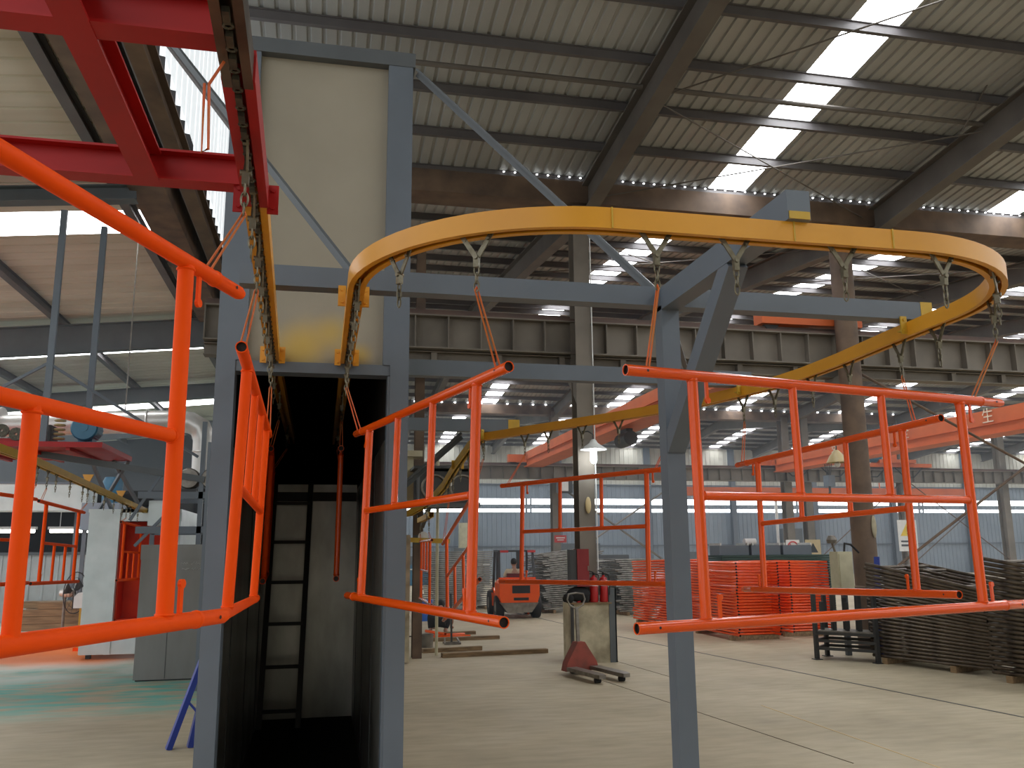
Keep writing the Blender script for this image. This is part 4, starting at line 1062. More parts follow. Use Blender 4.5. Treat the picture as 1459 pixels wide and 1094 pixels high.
m = MB(); m.tube([(20.75, 32.8, 4.3), (20.75, 32.8, 4.05), (20.75, 32.95, 3.92), (20.75, 32.8, 3.8), (20.75, 32.65, 3.9)], 0.05, 8); m.build('hook', 'dark', t)
t = thing('crane_trolley', 'orange crane trolley with blue motor far off at the right', 'crane trolley', (27, 37.4, 5.6))
m = MB(); m.bx((24.4, 37.2, 5.60), (29.2, 37.6, 5.78)); m.bx((26.2, 37.0, 5.78), (28.2, 37.7, 5.95)); m.build('frame', 'orange_crane', t)
m = MB(); m.lathe([(0.001, 0), (0.30, 0), (0.33, 0.1), (0.33, 0.7), (0.26, 0.8), (0.001, 0.8)], (25.6, 37.3, 6.15), 16, V((1, 0, 0))); m.build('motor', 'motor_blue', t)
m = MB(); m.bx((26.9, 37.2, 5.95), (27.3, 37.5, 6.6)); m.bx((27.0, 37.3, 6.6), (27.1, 37.4, 7.3)); m.build('gearbox', 'orange_crane', t)
m = MB(); m.bx((19.5, 47.8, 4.85), (40, 48.3, 5.35)); m.bx((22.0, 48.0, 5.35), (22.06, 48.06, 8.6)); m.bx((33.8, 48.0, 5.35), (33.86, 48.06, 8.6)); solo('far_crane_girder', m, 'orange_crane', 'dull red crane girder far off under the second runway', 'crane girder')
m = MB(); m.tube([(21 + 0.5 * k, 37.0, 5.55 - (0.45 if k % 4 in (1, 2) else 0.0)) for k in range(16)], 0.03, 6); solo('festoon_cable', m, 'black', 'looping black festoon cable along the second runway', 'cable')

# ================================================================ forklift with driver
F0 = V((5.15, 22.95, 0)); fr = M.Rotation(-0.06, 3, 'Z')
def fp(x, y, z): return F0 + fr @ V((x, y, z))
t = thing('forklift', 'orange forklift truck seen from behind beside the grey stacks', 'forklift', F0)
def fbox(mb, a, b):
    c = [(a[i] + b[i]) / 2 for i in range(3)]; mb.box(fp(*c), [abs(b[i] - a[i]) for i in range(3)], rot=fr); return mb
def chamfer_block(prof, y0, y1, w0, w1):
    """profile polygons across x at two depths"""
    m = MB(); n = len(prof)
    vs = [fp(x * w0, y0, z) for x, z in prof] + [fp(x * w1, y1, z) for x, z in prof]
    m.add(vs, [tuple(range(n - 1, -1, -1)), tuple(range(n, 2 * n))] + [(i, (i + 1) % n, n + (i + 1) % n, n + i) for i in range(n)]); return m
m = chamfer_block([(-0.5, 0.42), (0.5, 0.42), (0.56, 0.6), (0.56, 0.92), (0.48, 1.02), (-0.48, 1.02), (-0.56, 0.92), (-0.56, 0.6)], 0.0, 0.55, 0.96, 1.06); cw = m.build('counterweight', 'orange_gloss', t)
m = MB(); fbox(m, (-0.20, -0.012, 0.66), (0.28, 0.02, 0.86)); m.build('rear_grille', 'black', cw)
m = MB(); fbox(m, (-0.16, -0.012, 0.48), (0.24, 0.02, 0.55)); m.build('rear_vent', 'black', cw)
m = chamfer_block([(-0.34, 0.16), (0.34, 0.16), (0.54, 0.42), (-0.54, 0.42)], 0.02, 0.5, 0.95, 1.02); m.build('lower_bumper', 'steel', t)
m = MB(); fbox(m, (-0.56, 0.5, 0.28), (0.56, 2.0, 0.62)); m.build('chassis', 'orange_gloss', t)
m = MB(); fbox(m, (-0.50, 0.35, 0.9), (0.50, 0.62, 1.06)); m.build('engine_cover', 'orange_gloss', t)
for x, y, r in ((-0.50, 0.42, 0.30), (0.50, 0.42, 0.30), (-0.52, 1.75, 0.34), (0.52, 1.75, 0.34)):
    m = MB(); m.lathe([(0.001, -0.09), (r * 0.55, -0.10), (r * 0.62, -0.11), (r * 0.95, -0.11), (r, -0.07), (r, 0.07), (r * 0.95, 0.11), (r * 0.62, 0.11), (r * 0.55, 0.10), (0.001, 0.09)], fp(x, y, r), 22, fr @ V((1, 0, 0))); w = m.build('wheel', 'black', t)
    m = MB(); m.lathe([(0.001, -0.112), (r * 0.45, -0.105), (r * 0.45, 0.105), (0.001, 0.112)], fp(x, y, r), 14, fr @ V((1, 0, 0))); m.build('rim', 'steel', w)
for x in (-0.48, 0.48):
    m = MB(); m.bar(fp(x, 0.45, 1.0), fp(x * 0.96, 0.62, 1.74), 0.06, 0.05); m.build('guard_post', 'dark', t)
    m = MB(); m.bar(fp(x, 1.75, 0.6), fp(x * 0.96, 1.55, 1.74), 0.06, 0.05); m.build('guard_post', 'dark', t)
    m = MB(); m.ring(fp(x, 1.75, 0.34), 0.40, 0.03, fr @ V((1, 0, 0)), 16, 6); m.build('mudguard', 'orange_gloss', t)
m = MB()
for x in (-0.46, -0.2, 0.0, 0.2, 0.46): m.bar(fp(x, 0.6, 1.76), fp(x, 1.58, 1.76), 0.05, 0.04)
for y in (0.6, 1.58): m.bar(fp(-0.49, y, 1.76), fp(0.49, y, 1.76), 0.06, 0.05)
m.build('guard_roof', 'dark', t)
for x in (-0.33, 0.42):
    m = MB(); fbox(m, (x - 0.11, 0.53, 1.72), (x + 0.11, 0.58, 1.78)); m.build('rear_lamp', 'sign_red', t)
for x in (-0.3, 0.3):
    m = MB(); m.bar(fp(x, 2.1, 0.1), fp(x, 2.1, 1.74), 0.09, 0.12); m.build('mast_channel', 'dark', t)
    m = MB(); fbox(m, (x - 0.06, 2.2, 0.06), (x + 0.06, 3.2, 0.11)); m.build('fork', 'dark', t)
m = MB(); fbox(m, (-0.25, 0.72, 0.63), (0.25, 1.2, 0.74)); fbox(m, (-0.24, 0.63, 0.7), (0.24, 0.73, 1.16)); m.build('seat', 'maroon', t)
m = MB(); m.bar(fp(0, 1.75, 0.6), fp(0, 1.52, 1.12), 0.05); m.ring(fp(0, 1.50, 1.14), 0.16, 0.015, fr @ V((0, -0.5, 0.86)), 16, 6); m.build('steering_wheel', 'black', t)

# ---- bodies grown on a skeleton of joints
def body(name, joints, links, root, mt, sub=2):
    names = list(joints); me = bpy.data.meshes.new(name)
    me.from_pydata([joints[n][0] for n in names], [(names.index(a), names.index(b)) for a, b in links], [])
    o = bpy.data.objects.new(name, me); COL.objects.link(o)
    sk = o.modifiers.new('skin', 'SKIN'); sk.use_smooth_shade = True
    for i, n in enumerate(names):
        r = joints[n][1]; r = (r, r) if isinstance(r, (int, float)) else r
        me.skin_vertices[0].data[i].radius = r
        me.skin_vertices[0].data[i].use_root = (n == root)
    sb = o.modifiers.new('sub', 'SUBSURF'); sb.levels = sb.render_levels = sub
    bpy.context.view_layer.update()
    m2 = bpy.data.meshes.new_from_object(o.evaluated_get(bpy.context.evaluated_depsgraph_get()))
    bpy.data.objects.remove(o)
    m2.materials.clear(); m2.materials.append(MT[mt]); m2.shade_smooth()
    q = bpy.data.objects.new(name, m2); COL.objects.link(q)
    return q
def hand_joints(J, L, side, wrist, d, palm_n, curl=0.5):
    d = V(d).normalized(); n = V(palm_n).normalized(); s = d.cross(n).normalized() * side
    w = V(wrist); J['palm' + str(side)] = (w + d * 0.05, (0.035, 0.018)); L.append(('wr' + str(side), 'palm' + str(side)))
    for k, (o, ln) in enumerate(((-0.026, 0.075), (-0.009, 0.085), (0.009, 0.08), (0.026, 0.062))):
        a, b = 'f%d%d' % (side, k), 'g%d%d' % (side, k)
        J[a] = (w + d * 0.095 + s * o, 0.010); J[b] = (w + d * (0.095 + ln * (1 - 0.3 * curl)) + s * o + n * (ln * curl), 0.008)
        L += [('palm' + str(side), a), (a, b)]
    J['t%d' % side] = (w + d * 0.06 - s * 0.045 + n * 0.01, 0.011); J['u%d' % side] = (w + d * 0.10 - s * 0.05 + n * 0.03, 0.009)
    L += [('palm' + str(side), 't%d' % side), ('t%d' % side, 'u%d' % side)]
def person(name, at, rz, J, L, label, shirt_j, shirt_l, trouser_j, trouser_l, head, face, smt, tmt):
    rot = M.Rotation(rz, 3, 'Z'); at = V(at)
    T = lambda p: at + rot @ V(p)
    t = thing(name, label, 'person', at)
    b = body('body', {k: (T(v[0]), v[1]) for k, v in J.items()}, L, 'pelvis', 'skin')
    # head: skull, jaw, nose, ears and eyes in one mesh with the body
    hb = MB(); h = V(head); f = V(face).normalized(); s = f.cross(V((0, 0, 1))).normalized()
    hb.ball((0, 0, 0), (0.075, 0.098, 0.115), 18, 12)
    hb.ball((0, 0.035, -0.07), (0.052, 0.062, 0.055), 12, 8)
    hb.ball((0, 0.102, -0.012), (0.013, 0.018, 0.024), 8, 6)
    for q in (-1, 1): hb.ball((q * 0.076, -0.005, -0.008), (0.012, 0.022, 0.032), 8, 6)
    hb.ball((0, 0.088, -0.062), (0.024, 0.01, 0.008), 8, 6)
    fm = M((s, f, V((0, 0, 1)))).transposed()
    hb.v = [T(h + fm @ p) for p in hb.v]
    hm = bpy.data.objects.new('tmp', hb.mesh('tmp', 'skin')); 
    bm = bmesh.new(); bm.from_mesh(b.data); bm.from_mesh(hm.data); bm.to_mesh(b.data); bm.free(); bpy.data.objects.remove(hm); b.data.shade_smooth()
    def par(o):
        o.parent = t; o.matrix_parent_inverse = M.Translation(-at); return o
    par(b)
    hr = MB(); hr.ball((0, -0.02, 0.03), (0.085, 0.098, 0.102), 18, 12); hr.v = [T(h + fm @ p) for p in hr.v if True]
    o = bpy.data.objects.new('hair', hr.mesh('hair', 'hair')); COL.objects.link(o); par(o)
    ey = MB()
    for q in (-1, 1): ey.ball((q * 0.03, 0.092, 0.008), (0.011, 0.006, 0.007), 8, 6)
    ey.v = [T(h + fm @ p) for p in ey.v]
    o = bpy.data.objects.new('eyes', ey.mesh('eyes', 'black')); COL.objects.link(o); par(o)
    o = body('shirt', {k: (T(v[0]), v[1]) for k, v in shirt_j.items()}, shirt_l, list(shirt_j)[0], smt); par(o)
    o = body('trousers', {k: (T(v[0]), v[1]) for k, v in trouser_j.items()}, trouser_l, list(trouser_j)[0], tmt); par(o)
    return t
# driver: seated, arms forward to the wheel, seen from behind
J = {'pelvis': ((0, 0, 0.08), (0.13, 0.10)), 'waist': ((0, 0.01, 0.25), (0.12, 0.09)), 'chest': ((0, 0.02, 0.42), (0.14, 0.09)), 'neck': ((0, 0.03, 0.56), 0.05), 'skull': ((0, 0.05, 0.66), 0.06)}
L = [('pelvis', 'waist'), ('waist', 'chest'), ('chest', 'neck'), ('neck', 'skull')]
for s in (-1, 1):
    J.update({'sh%d' % s: ((s * 0.19, 0.02, 0.48), 0.055), 'el%d' % s: ((s * 0.26, 0.16, 0.26), 0.042), 'wr%d' % s: ((s * 0.16, 0.42, 0.27), 0.028),
              'hp%d' % s: ((s * 0.09, 0.03, 0.05), 0.08), 'kn%d' % s: ((s * 0.13, 0.45, 0.10), 0.06), 'an%d' % s: ((s * 0.13, 0.55, -0.32), 0.04), 'to%d' % s: ((s * 0.13, 0.70, -0.36), 0.035)})
    L += [('chest', 'sh%d' % s), ('sh%d' % s, 'el%d' % s), ('el%d' % s, 'wr%d' % s), ('pelvis', 'hp%d' % s), ('hp%d' % s, 'kn%d' % s), ('kn%d' % s, 'an%d' % s), ('an%d' % s, 'to%d' % s)]
    hand_joints(J, L, s, (s * 0.16, 0.42, 0.27), (0, 1, 0.1), (0, 0, -1), 0.7)
SJ = {'a': ((0, 0, 0.07), (0.155, 0.12)), 'b': ((0, 0.01, 0.25), (0.15, 0.115)), 'c': ((0, 0.02, 0.43), (0.165, 0.11)), 'd': ((0, 0.03, 0.53), 0.075)}
SL = [('a', 'b'), ('b', 'c'), ('c', 'd')]
for s in (-1, 1):
    SJ.update({'e%d' % s: ((s * 0.195, 0.02, 0.475), 0.072), 'f%d' % s: ((s * 0.25, 0.12, 0.32), 0.06)}); SL += [('c', 'e%d' % s), ('e%d' % s, 'f%d' % s)]
TJ = {'p': ((0, 0, 0.06), (0.15, 0.12))}; TL = []
for s in (-1, 1):
    TJ.update({'h%d' % s: ((s * 0.09, 0.05, 0.05), 0.095), 'k%d' % s: ((s * 0.13, 0.45, 0.10), 0.075), 'n%d' % s: ((s * 0.13, 0.55, -0.28), 0.055)}); TL += [('p', 'h%d' % s), ('h%d' % s, 'k%d' % s), ('k%d' % s, 'n%d' % s)]
person('person', fp(0, 0.93, 0.74), -0.06, J, L, 'person in a beige shirt driving the forklift, seen from behind', SJ, SL, TJ, TL, (0, 0.06, 0.70), (0.25, 1, 0), 'shirt', 'trouser')
# crouching worker, bent forward over the timber on the floor
J = {'pelvis': ((0, 0, 0.28), (0.13, 0.11)), 'waist': ((0, 0.14, 0.40), (0.12, 0.10)), 'chest': ((0, 0.31, 0.48), (0.14, 0.10)), 'neck': ((0, 0.44, 0.53), 0.05), 'skull': ((0, 0.52, 0.56), 0.06)}
L = [('pelvis', 'waist'), ('waist', 'chest'), ('chest', 'neck'), ('neck', 'skull')]
for s in (-1, 1):
    J.update({'sh%d' % s: ((s * 0.18, 0.34, 0.46), 0.055), 'el%d' % s: ((s * 0.26, 0.44, 0.24), 0.042), 'wr%d' % s: ((s * 0.2, 0.62, 0.13), 0.028),
              'hp%d' % s: ((s * 0.09, 0.02, 0.26), 0.085), 'kn%d' % s: ((s * 0.22, 0.36, 0.34), 0.062), 'an%d' % s: ((s * 0.16, 0.08, 0.06), 0.042), 'to%d' % s: ((s * 0.18, 0.24, 0.04), 0.036)})
    L += [('chest', 'sh%d' % s), ('sh%d' % s, 'el%d' % s), ('el%d' % s, 'wr%d' % s), ('pelvis', 'hp%d' % s), ('hp%d' % s, 'kn%d' % s), ('kn%d' % s, 'an%d' % s), ('an%d' % s, 'to%d' % s)]
    hand_joints(J, L, s, (s * 0.2, 0.62, 0.13), (0, 1, -0.3), (0, 0, -1), 0.5)
SJ = {'a': ((0, 0.02, 0.29), (0.155, 0.13)), 'b': ((0, 0.14, 0.40), (0.15, 0.125)), 'c': ((0, 0.31, 0.48), (0.165, 0.12)), 'd': ((0, 0.41, 0.52), 0.075)}
SL = [('a', 'b'), ('b', 'c'), ('c', 'd')]
for s in (-1, 1):
    SJ.update({'e%d' % s: ((s * 0.185, 0.335, 0.455), 0.072), 'f%d' % s: ((s * 0.25, 0.42, 0.30), 0.06)}); SL += [('c', 'e%d' % s), ('e%d' % s, 'f%d' % s)]
TJ = {'p': ((0, 0, 0.28), (0.15, 0.13))}; TL = []
for s in (-1, 1):
    TJ.update({'h%d' % s: ((s * 0.1, 0.05, 0.27), 0.1), 'k%d' % s: ((s * 0.22, 0.36, 0.34), 0.078), 'n%d' % s: ((s * 0.165, 0.10, 0.10), 0.056)}); TL += [('p', 'h%d' % s), ('h%d' % s, 'k%d' % s), ('k%d' % s, 'n%d' % s)]
person('person', (2.5, 19.4, 0), -0.3, J, L, 'person in black crouching on the floor behind the hanging frames', SJ, SL, TJ, TL, (0, 0.55, 0.57), (0.2, 1, -0.4), 'black_cloth', 'black_cloth')
# ================================================================ left background
t = thing('spray_booth', 'pale sheet-metal spray booth with red powder-covered inside', 'spray booth', (-3.4, 16.6, 0))
m = MB(); m.bx((-4.02, 16.6, 0.08), (-3.62, 16.66, 2.5)); m.bx((-3.62, 16.56, 0.08), (-3.52, 16.66, 2.5)); m.bx((-4.05, 16.66, 0.08), (-4.0, 19.2, 2.5)); m.build('side_panel', 'booth_white', t)
m = MB(); m.bx((-3.52, 16.6, 2.35), (-2.55, 16.66, 2.56)); m.build('top_panel', 'booth_white', t)
m = MB(); m.bx((-3.52, 16.58, 0.08), (-2.5, 16.66, 0.62)); m.build('sill_panel', 'booth_white', t)
m = MB(); m.bx((-2.72, 16.6, 0.62), (-2.5, 16.66, 2.35)); m.bx((-2.55, 16.66, 0.08), (-2.5, 19.2, 2.5)); m.build('side_panel', 'booth_white', t)
m = MB(); m.bx((-3.52, 17.1, 0.62), (-2.56, 17.14, 2.35)); m.bx((-3.52, 16.67, 0.62), (-3.49, 17.1, 2.35)); m.bx((-2.59, 16.67, 0.62), (-2.56, 17.1, 2.35)); m.bx((-3.52, 16.67, 0.62), (-2.56, 17.1, 0.66)); m.build('powdered_lining', 'powder_red', t)
m = MB(); m.bx((-4.05, 16.6, 2.5), (-2.5, 19.2, 2.56)); m.build('roof', 'booth_white', t)
m = MB()
for x in (-3.95, -2.6):
    for y in (16.75, 19.0): m.bx((x, y, 0), (x + 0.08, y + 0.08, 0.08))
m.build('foot', 'dark', t)
t = thing('sheet_metal_cabinet', 'bare grey sheet-metal cabinet with chalk scrawl left of the oven', 'cabinet', (-2.15, 13.7, 0))
m = MB(); m.bx((-2.57, 13.65, 0.02), (-1.73, 14.4, 1.70)); m.build('body', 'cab', t)
m = MB(); m.bx((-2.58, 13.64, 1.70), (-1.72, 14.41, 1.91)); m.build('top_band', 'cab', t)
m = MB(); m.bx((-2.152, 13.645, 0.03), (-2.146, 13.65, 1.69)); m.build('panel_seam', 'dark', t)
m = MB(); m.bx((-2.55, 13.7, 0), (-1.75, 14.35, 0.02)); m.build('base', 'dark', t)
rnd = random.Random(5)
m = MB()
for row, z in ((0, 1.63), (1, 1.555)):
    x = -2.02 + 0.02 * row
    for k in range(8):
        if k == 3: x += 0.035; continue
        p = [(x, 13.646, z), (x + 0.012, 13.646, z + 0.03 * rnd.random()), (x + 0.02, 13.646, z - 0.015 + 0.03 * rnd.random()), (x + 0.03, 13.646, z + 0.01)]
        m.tube(p, 0.0028, 4); x += 0.034
m.build('chalk_scrawl', 'chalk', t)
t = thing('slotted_upright', 'grey slotted steel upright between cabinet and oven', 'upright', (-1.62, 12.6, 0))
m = MB(); m.bx((-1.60, 12.55, 0), (-1.56, 12.6, 3.3)); m.bx((-1.50, 12.55, 0), (-1.46, 12.6, 3.3)); m.build('post', 'steel_blue', t)
m = MB()
for k in range(9): m.bx((-1.56, 12.555, 0.25 + 0.36 * k), (-1.50, 12.595, 0.30 + 0.36 * k))
m.build('spacer', 'steel_blue', t)
# steel frame with fans above the cabinet
t = thing('service_frame', 'grey steel service frame above the cabinet, carrying blowers', 'service frame', (-2.1, 15.0, 0))
for x in (-2.9, -1.95):
    for y in (14.8, 16.2):
        if x < -2.5 and y < 15: continue
        m = MB(); m.bar((x, y, 0), (x, y, 3.9 if x > -2.5 else 2.7), 0.07); m.build('post', 'steel_blue', t)
for z in (2.15, 2.7):
    m = MB(); m.bar((-2.9, 14.8, z), (-1.6, 14.8, z), 0.07, 0.11); m.bar((-2.9, 16.2, z), (-1.6, 16.2, z), 0.07, 0.11); m.bar((-1.95, 14.8, z), (-1.95, 16.2, z), 0.06, 0.1); m.build('beam', 'steel_blue', t)
m = MB(); m.bar((-5.0, 14.7, 3.42), (-1.9, 14.75, 2.95), 0.06, 0.10); m.build('sloping_beam', 'steel_dark', t)
m = MB(); m.bar((-2.9, 14.8, 1.9), (-2.2, 14.8, 2.7), 0.045); m.bar((-3.0, 14.8, 2.3), (-2.3, 14.8, 3.5), 0.045); m.build('diagonal', 'steel_blue', t)
for k, (x, z) in enumerate(((-2.15, 2.78), (-1.80, 2.78))):
    q = thing('blower', 'dusty grey blower on the service frame, %s the pillar of the oven' % ('farther from' if k == 0 else 'nearer'), 'blower', (x, 15.0, z), 'blowers on the service frame')
    m = MB(); m.lathe([(0.001, 0), (0.15, 0), (0.17, 0.03), (0.17, 0.30), (0.13, 0.36), (0.001, 0.36)], (x, 14.75, z + 0.19), 18, V((0, 1, 0))); m.build('housing', 'steel', q)
    m = MB(); m.bx((x - 0.12, 14.8, z - 0.02), (x + 0.12, 15.1, z + 0.03)); m.build('foot', 'dark', q)
m = MB(); m.bx((-2.75, 14.9, 2.22), (-2.35, 15.3, 2.62)); solo('motor_box', m, 'booth_white', 'small pale equipment box inside the grey service frame', 'equipment box')
# silver duct
t = thing('air_duct', 'long silver round duct bending down beside the oven', 'duct', (-2, 14.2, 3.9))
m = MB(); m.tube([(-8.5, 16.7, 3.95), (-5.6, 16.7, 4.02)], 0.33, 22); m.build('wide_section', 'duct', t)
m = MB(); m.tube([(-5.6, 16.7, 4.02), (-2.75, 16.7, 4.17), (-2.46, 16.7, 4.15), (-2.28, 16.7, 4.05), (-2.20, 16.7, 3.85), (-2.19, 16.7, 3.0)], 0.2, 22); m.build('elbow_section', 'duct', t)
for x, z in ((-4.2, 4.09), (-3.2, 4.15)):
    m = MB(); m.ring((x, 16.7, z), 0.205, 0.02, V((1, 0, 0.05)), 22, 6); m.build('duct_collar', 'duct', t)
m = MB(); m.ring((-2.195, 16.7, 3.6), 0.205, 0.018, V((0, 0, 1)), 22, 6); m.build('duct_collar', 'duct', t)
for x, z in ((-3.6, 4.3), (-6.5, 4.2)):
    m = MB(); m.bar((x, 16.7, z), (x, 16.7, 7.75 + 0.1 * (x + 3.3)), 0.02); m.build('hanger_rod', 'steel', t)
# red platform with motor
t = thing('drive_platform', 'red steel drive platform high above the spray booth', 'platform', (-4.4, 14.9, 3.4))
m = MB(); m.bx((-6.6, 13.9, 3.35), (-3.28, 13.96, 3.43)); m.bx((-6.6, 15.94, 3.35), (-3.28, 16.0, 3.43)); m.bx((-3.34, 13.96, 3.35), (-3.28, 15.94, 3.43)); m.build('edge_rail', 'red', t)
m = MB(); m.bx((-6.6, 13.96, 3.36), (-3.34, 15.94, 3.38)); m.build('deck', 'red', t)
m = MB()
for x in (-6.0, -5.2, -4.4, -3.8): m.bx((x, 13.96, 3.31), (x + 0.06, 15.94, 3.36))
m.build('joist', 'red', t)
for x, y in ((-4.13, 14.0), (-3.72, 14.75), (-5.9, 14.0)):
    m = MB(); m.bar((x, y, 3.38), (x, y, 7.5 + 0.1 * x), 0.09, 0.07); m.build('hanger_post', 'steel_blue', t)
m = MB(); m.bar((-4.1, 14.0, 4.6), (-2.0, 14.6, 3.3), 0.04); m.bar((-4.13, 14.0, 4.65), (-5.9, 14.0, 3.5), 0.04); m.build('diagonal', 'steel_blue', t)
for a, b in (((-3.55, 15.9, 3.35), (-3.2, 16.7, 2.56)), ((-3.9, 15.9, 3.35), (-3.7, 16.7, 2.56)), ((-3.32, 15.9, 3.35), (-3.9, 16.7, 2.56))):
    m = MB(); m.bar(a, b, 0.05); m.build('strut', 'steel_blue', t)
m = MB(); m.bar((-6.4, 15.9, 0), (-6.4, 15.9, 3.35), 0.08); m.build('leg', 'steel_blue', t)
t = thing('electric_motor', 'blue electric motor on the red platform', 'motor', (-3.72, 14.3, 3.43))
m = MB(); m.lathe([(0.001, 0), (0.06, 0.0), (0.06, 0.01), (0.175, 0.015), (0.195, 0.04), (0.195, 0.13), (0.18, 0.14), (0.18, 0.42), (0.14, 0.47), (0.001, 0.47)], (-3.58, 13.98, 3.66), 22, V((0, 1, 0))); mo = m.build('casing', 'motor_blue', t)
m = MB()
for k in range(16):
    a = 2 * math.pi * k / 16; m.bar((-3.58 + 0.185 * math.cos(a), 14.13, 3.66 + 0.185 * math.sin(a)), (-3.58 + 0.185 * math.cos(a), 14.39, 3.66 + 0.185 * math.sin(a)), 0.012)
m.build('cooling_fin', 'motor_blue', mo)
m = MB(); m.bx((-3.72, 14.1, 3.431), (-3.44, 14.4, 3.46)); m.bx((-3.68, 14.12, 3.46), (-3.48, 14.38, 3.53)); m.build('foot', 'motor_blue', t)
t = thing('gear_unit', 'dark gear unit with brass rings on the red platform', 'gear unit', (-4.25, 14.4, 3.43))
m = MB(); m.bx((-4.4, 14.2, 3.44), (-4.1, 14.6, 3.72)); m.build('casing', 'dark', t)
m = MB()
for k in range(5): m.ring((-4.0, 14.3, 3.52 + k * 0.07), 0.07, 0.016, V((0, 0, 1)), 16, 6)
m.build('spring', 'enamel_old', t)
t = thing('chain_take_up', 'reddish chain take-up with sprockets at the left end of the platform', 'take-up unit', (-4.8, 14.2, 3.43))
for k in range(3):
    m = MB(); m.lathe([(0.02, -0.02), (0.10, -0.02), (0.10, 0.02), (0.02, 0.02), (0.02, -0.02)], (-4.95 + 0.2 * k, 14.15, 3.56 + 0.05 * (k == 1)), 12, V((0, 1, 0))); m.build('sprocket', 'chain_dark', t)
m = MB(); m.bx((-5.1, 14.18, 3.43), (-4.4, 14.24, 3.5)); m.build('bracket', 'red', t)
# pale blue tank and fluorescent lights behind
t = thing('wash_tank', 'pale blue-white box duct behind the spray booth', 'box duct', (-5.5, 22, 2.9))
m = MB(); m.bx((-10, 21.6, 2.75), (-5.3, 22.4, 3.35)); m.build('body', 'booth_white', t)
m = MB(); m.bx((-10, 21.58, 3.35), (-5.3, 22.42, 3.40)); m.build('lid_edge', 'steel_blue', t)
for x in (-5.6, -9):
    m = MB(); m.bar((x, 22, 0), (x, 22, 2.75), 0.1); m.build('leg', 'steel_blue', t)
m = MB(); m.lathe([(0.001, 0), (0.22, 0), (0.22, 0.5), (0.18, 0.6), (0.001, 0.6)], (-4.75, 21.4, 2.9), 18); q = solo('blue_cyclone', m, 'motor_blue', 'blue cylinder standing behind the sloping track', 'cyclone')
m = MB(); m.bx((-5.28, 21.0, 2.3), (-4.5, 21.8, 2.9)); m.build('base', 'wall_blue', q)
for x in (-5.2, -4.6):
    m = MB(); m.bar((x, 21.1, 0), (x, 21.1, 2.3), 0.08); m.build('leg', 'steel_blue', q)
for k, (x0, x1) in enumerate(((-9.2, -7.9), (-7.6, -6.2))):
    t = thing('fluorescent_light', 'lit fluorescent batten in the dark recess, %s' % ('leftmost' if k == 0 else 'second from the left'), 'light', (x0, 27, 2.45), 'fluorescent battens')
    m = MB(); m.bx((x0, 26.9, 2.46), (x1, 27.05, 2.54)); m.build('batten', 'white', t)
    m = MB(); m.tube([(x0 + 0.05, 26.97, 2.42), (x1 - 0.05, 26.97, 2.42)], 0.05, 8); m.build('tube', 'fluor', t)
    m = MB(); m.bar((x0 + 0.3, 26.97, 2.54), (x0 + 0.3, 26.97, 3.4), 0.02); m.bar((x1 - 0.3, 26.97, 2.54), (x1 - 0.3, 26.97, 3.4), 0.02); m.build('drop_rod', 'white', t)
# pedestal fan
t = thing('pedestal_fan', 'large wire-cage pedestal fan before the timber pile', 'fan', (-5.1, 20.0, 0))
m = MB(); m.lathe([(0.001, 0), (0.26, 0), (0.26, 0.03), (0.05, 0.06), (0.001, 0.06)], (-5.2, 20.0, 0), 20); m.build('base', 'dark', t)
m = MB(); m.tube([(-5.2, 20.0, 0.05), (-5.2, 20.0, 0.95)], 0.03, 10); m.build('pole', 'steel', t)
m = MB(); m.lathe([(0.001, 0), (0.07, 0.02), (0.09, 0.1), (0.09, 0.26), (0.05, 0.3), (0.001, 0.3)], (-5.3, 20.0, 0.99), 14, V((0.95, -0.3, 0))); m.build('motor', 'duct', t)
m = MB(); fc = V((-4.98, 19.9, 0.99)); fa = V((0.95, -0.3, 0)).normalized()
m.ring(fc, 0.42, 0.011, fa, 28, 5)
for r_ in (0.1, 0.2, 0.31): m.ring(fc, r_, 0.004, fa, 20, 4)
e1 = fa.cross(V((0, 0, 1))).normalized()
for k in range(14):
    a = 2 * math.pi * k / 14; m.tube([fc, fc + (e1 * math.cos(a) + V((0, 0, 1)) * math.sin(a)) * 0.42], 0.004, 4)
m.build('wire_cage', 'dark', t)
m = MB()
for k in range(3):
    a = 2 * math.pi * k / 3; b_ = a + 0.7
    p = lambda an, rr, dx: fc - fa * (0.06 - dx) + (e1 * math.cos(an) + V((0, 0, 1)) * math.sin(an)) * rr
    m.prism([p(a, 0.05, 0), p(a, 0.34, 0.0), p(b_, 0.34, 0.04), p(b_, 0.05, 0.02)], (0, 0, 0), fa * 0.004)
m.build('blade', 'dark', t)
# timber pile: each baulk its own
rnd = random.Random(3); k = 0
for row in range(5):
    for c in range(4 - (row > 3)):
        m = MB(); l = 2.1 + rnd.uniform(-0.25, 0.25)
        m.box((0, 0, 0.075), (l, 0.22, 0.145)); o = solo('timber_baulk', m, 'wood', 'old timber baulk in the pile behind the fan, %s row up, %s from the front' % (ORD[row], ORD[c]), 'timber', 'timber pile behind the fan')
        o.location = (-5.15 + rnd.uniform(-0.3, 0.3), 21.1 + c * 0.235, 0.0 + row * 0.152); o.rotation_euler = (0, 0, rnd.uniform(-0.01, 0.01))
t = thing('white_cabinet_box', 'white box with yellow underside before the spray booth', 'box', (-4.3, 18.3, 0))
m = MB(); m.prism([(-4.55, 18.1, 0.78), (-3.98, 18.1, 0.78), (-3.98, 18.1, 0.98), (-4.48, 18.1, 1.06), (-4.55, 18.1, 0.98)], (0, 0, 0), (0, 0.5, 0)); m.build('hood', 'white', t)
m = MB(); m.bx((-4.45, 18.15, 0.06), (-4.05, 18.55, 0.78)); m.build('body', 'yellow_old', t)
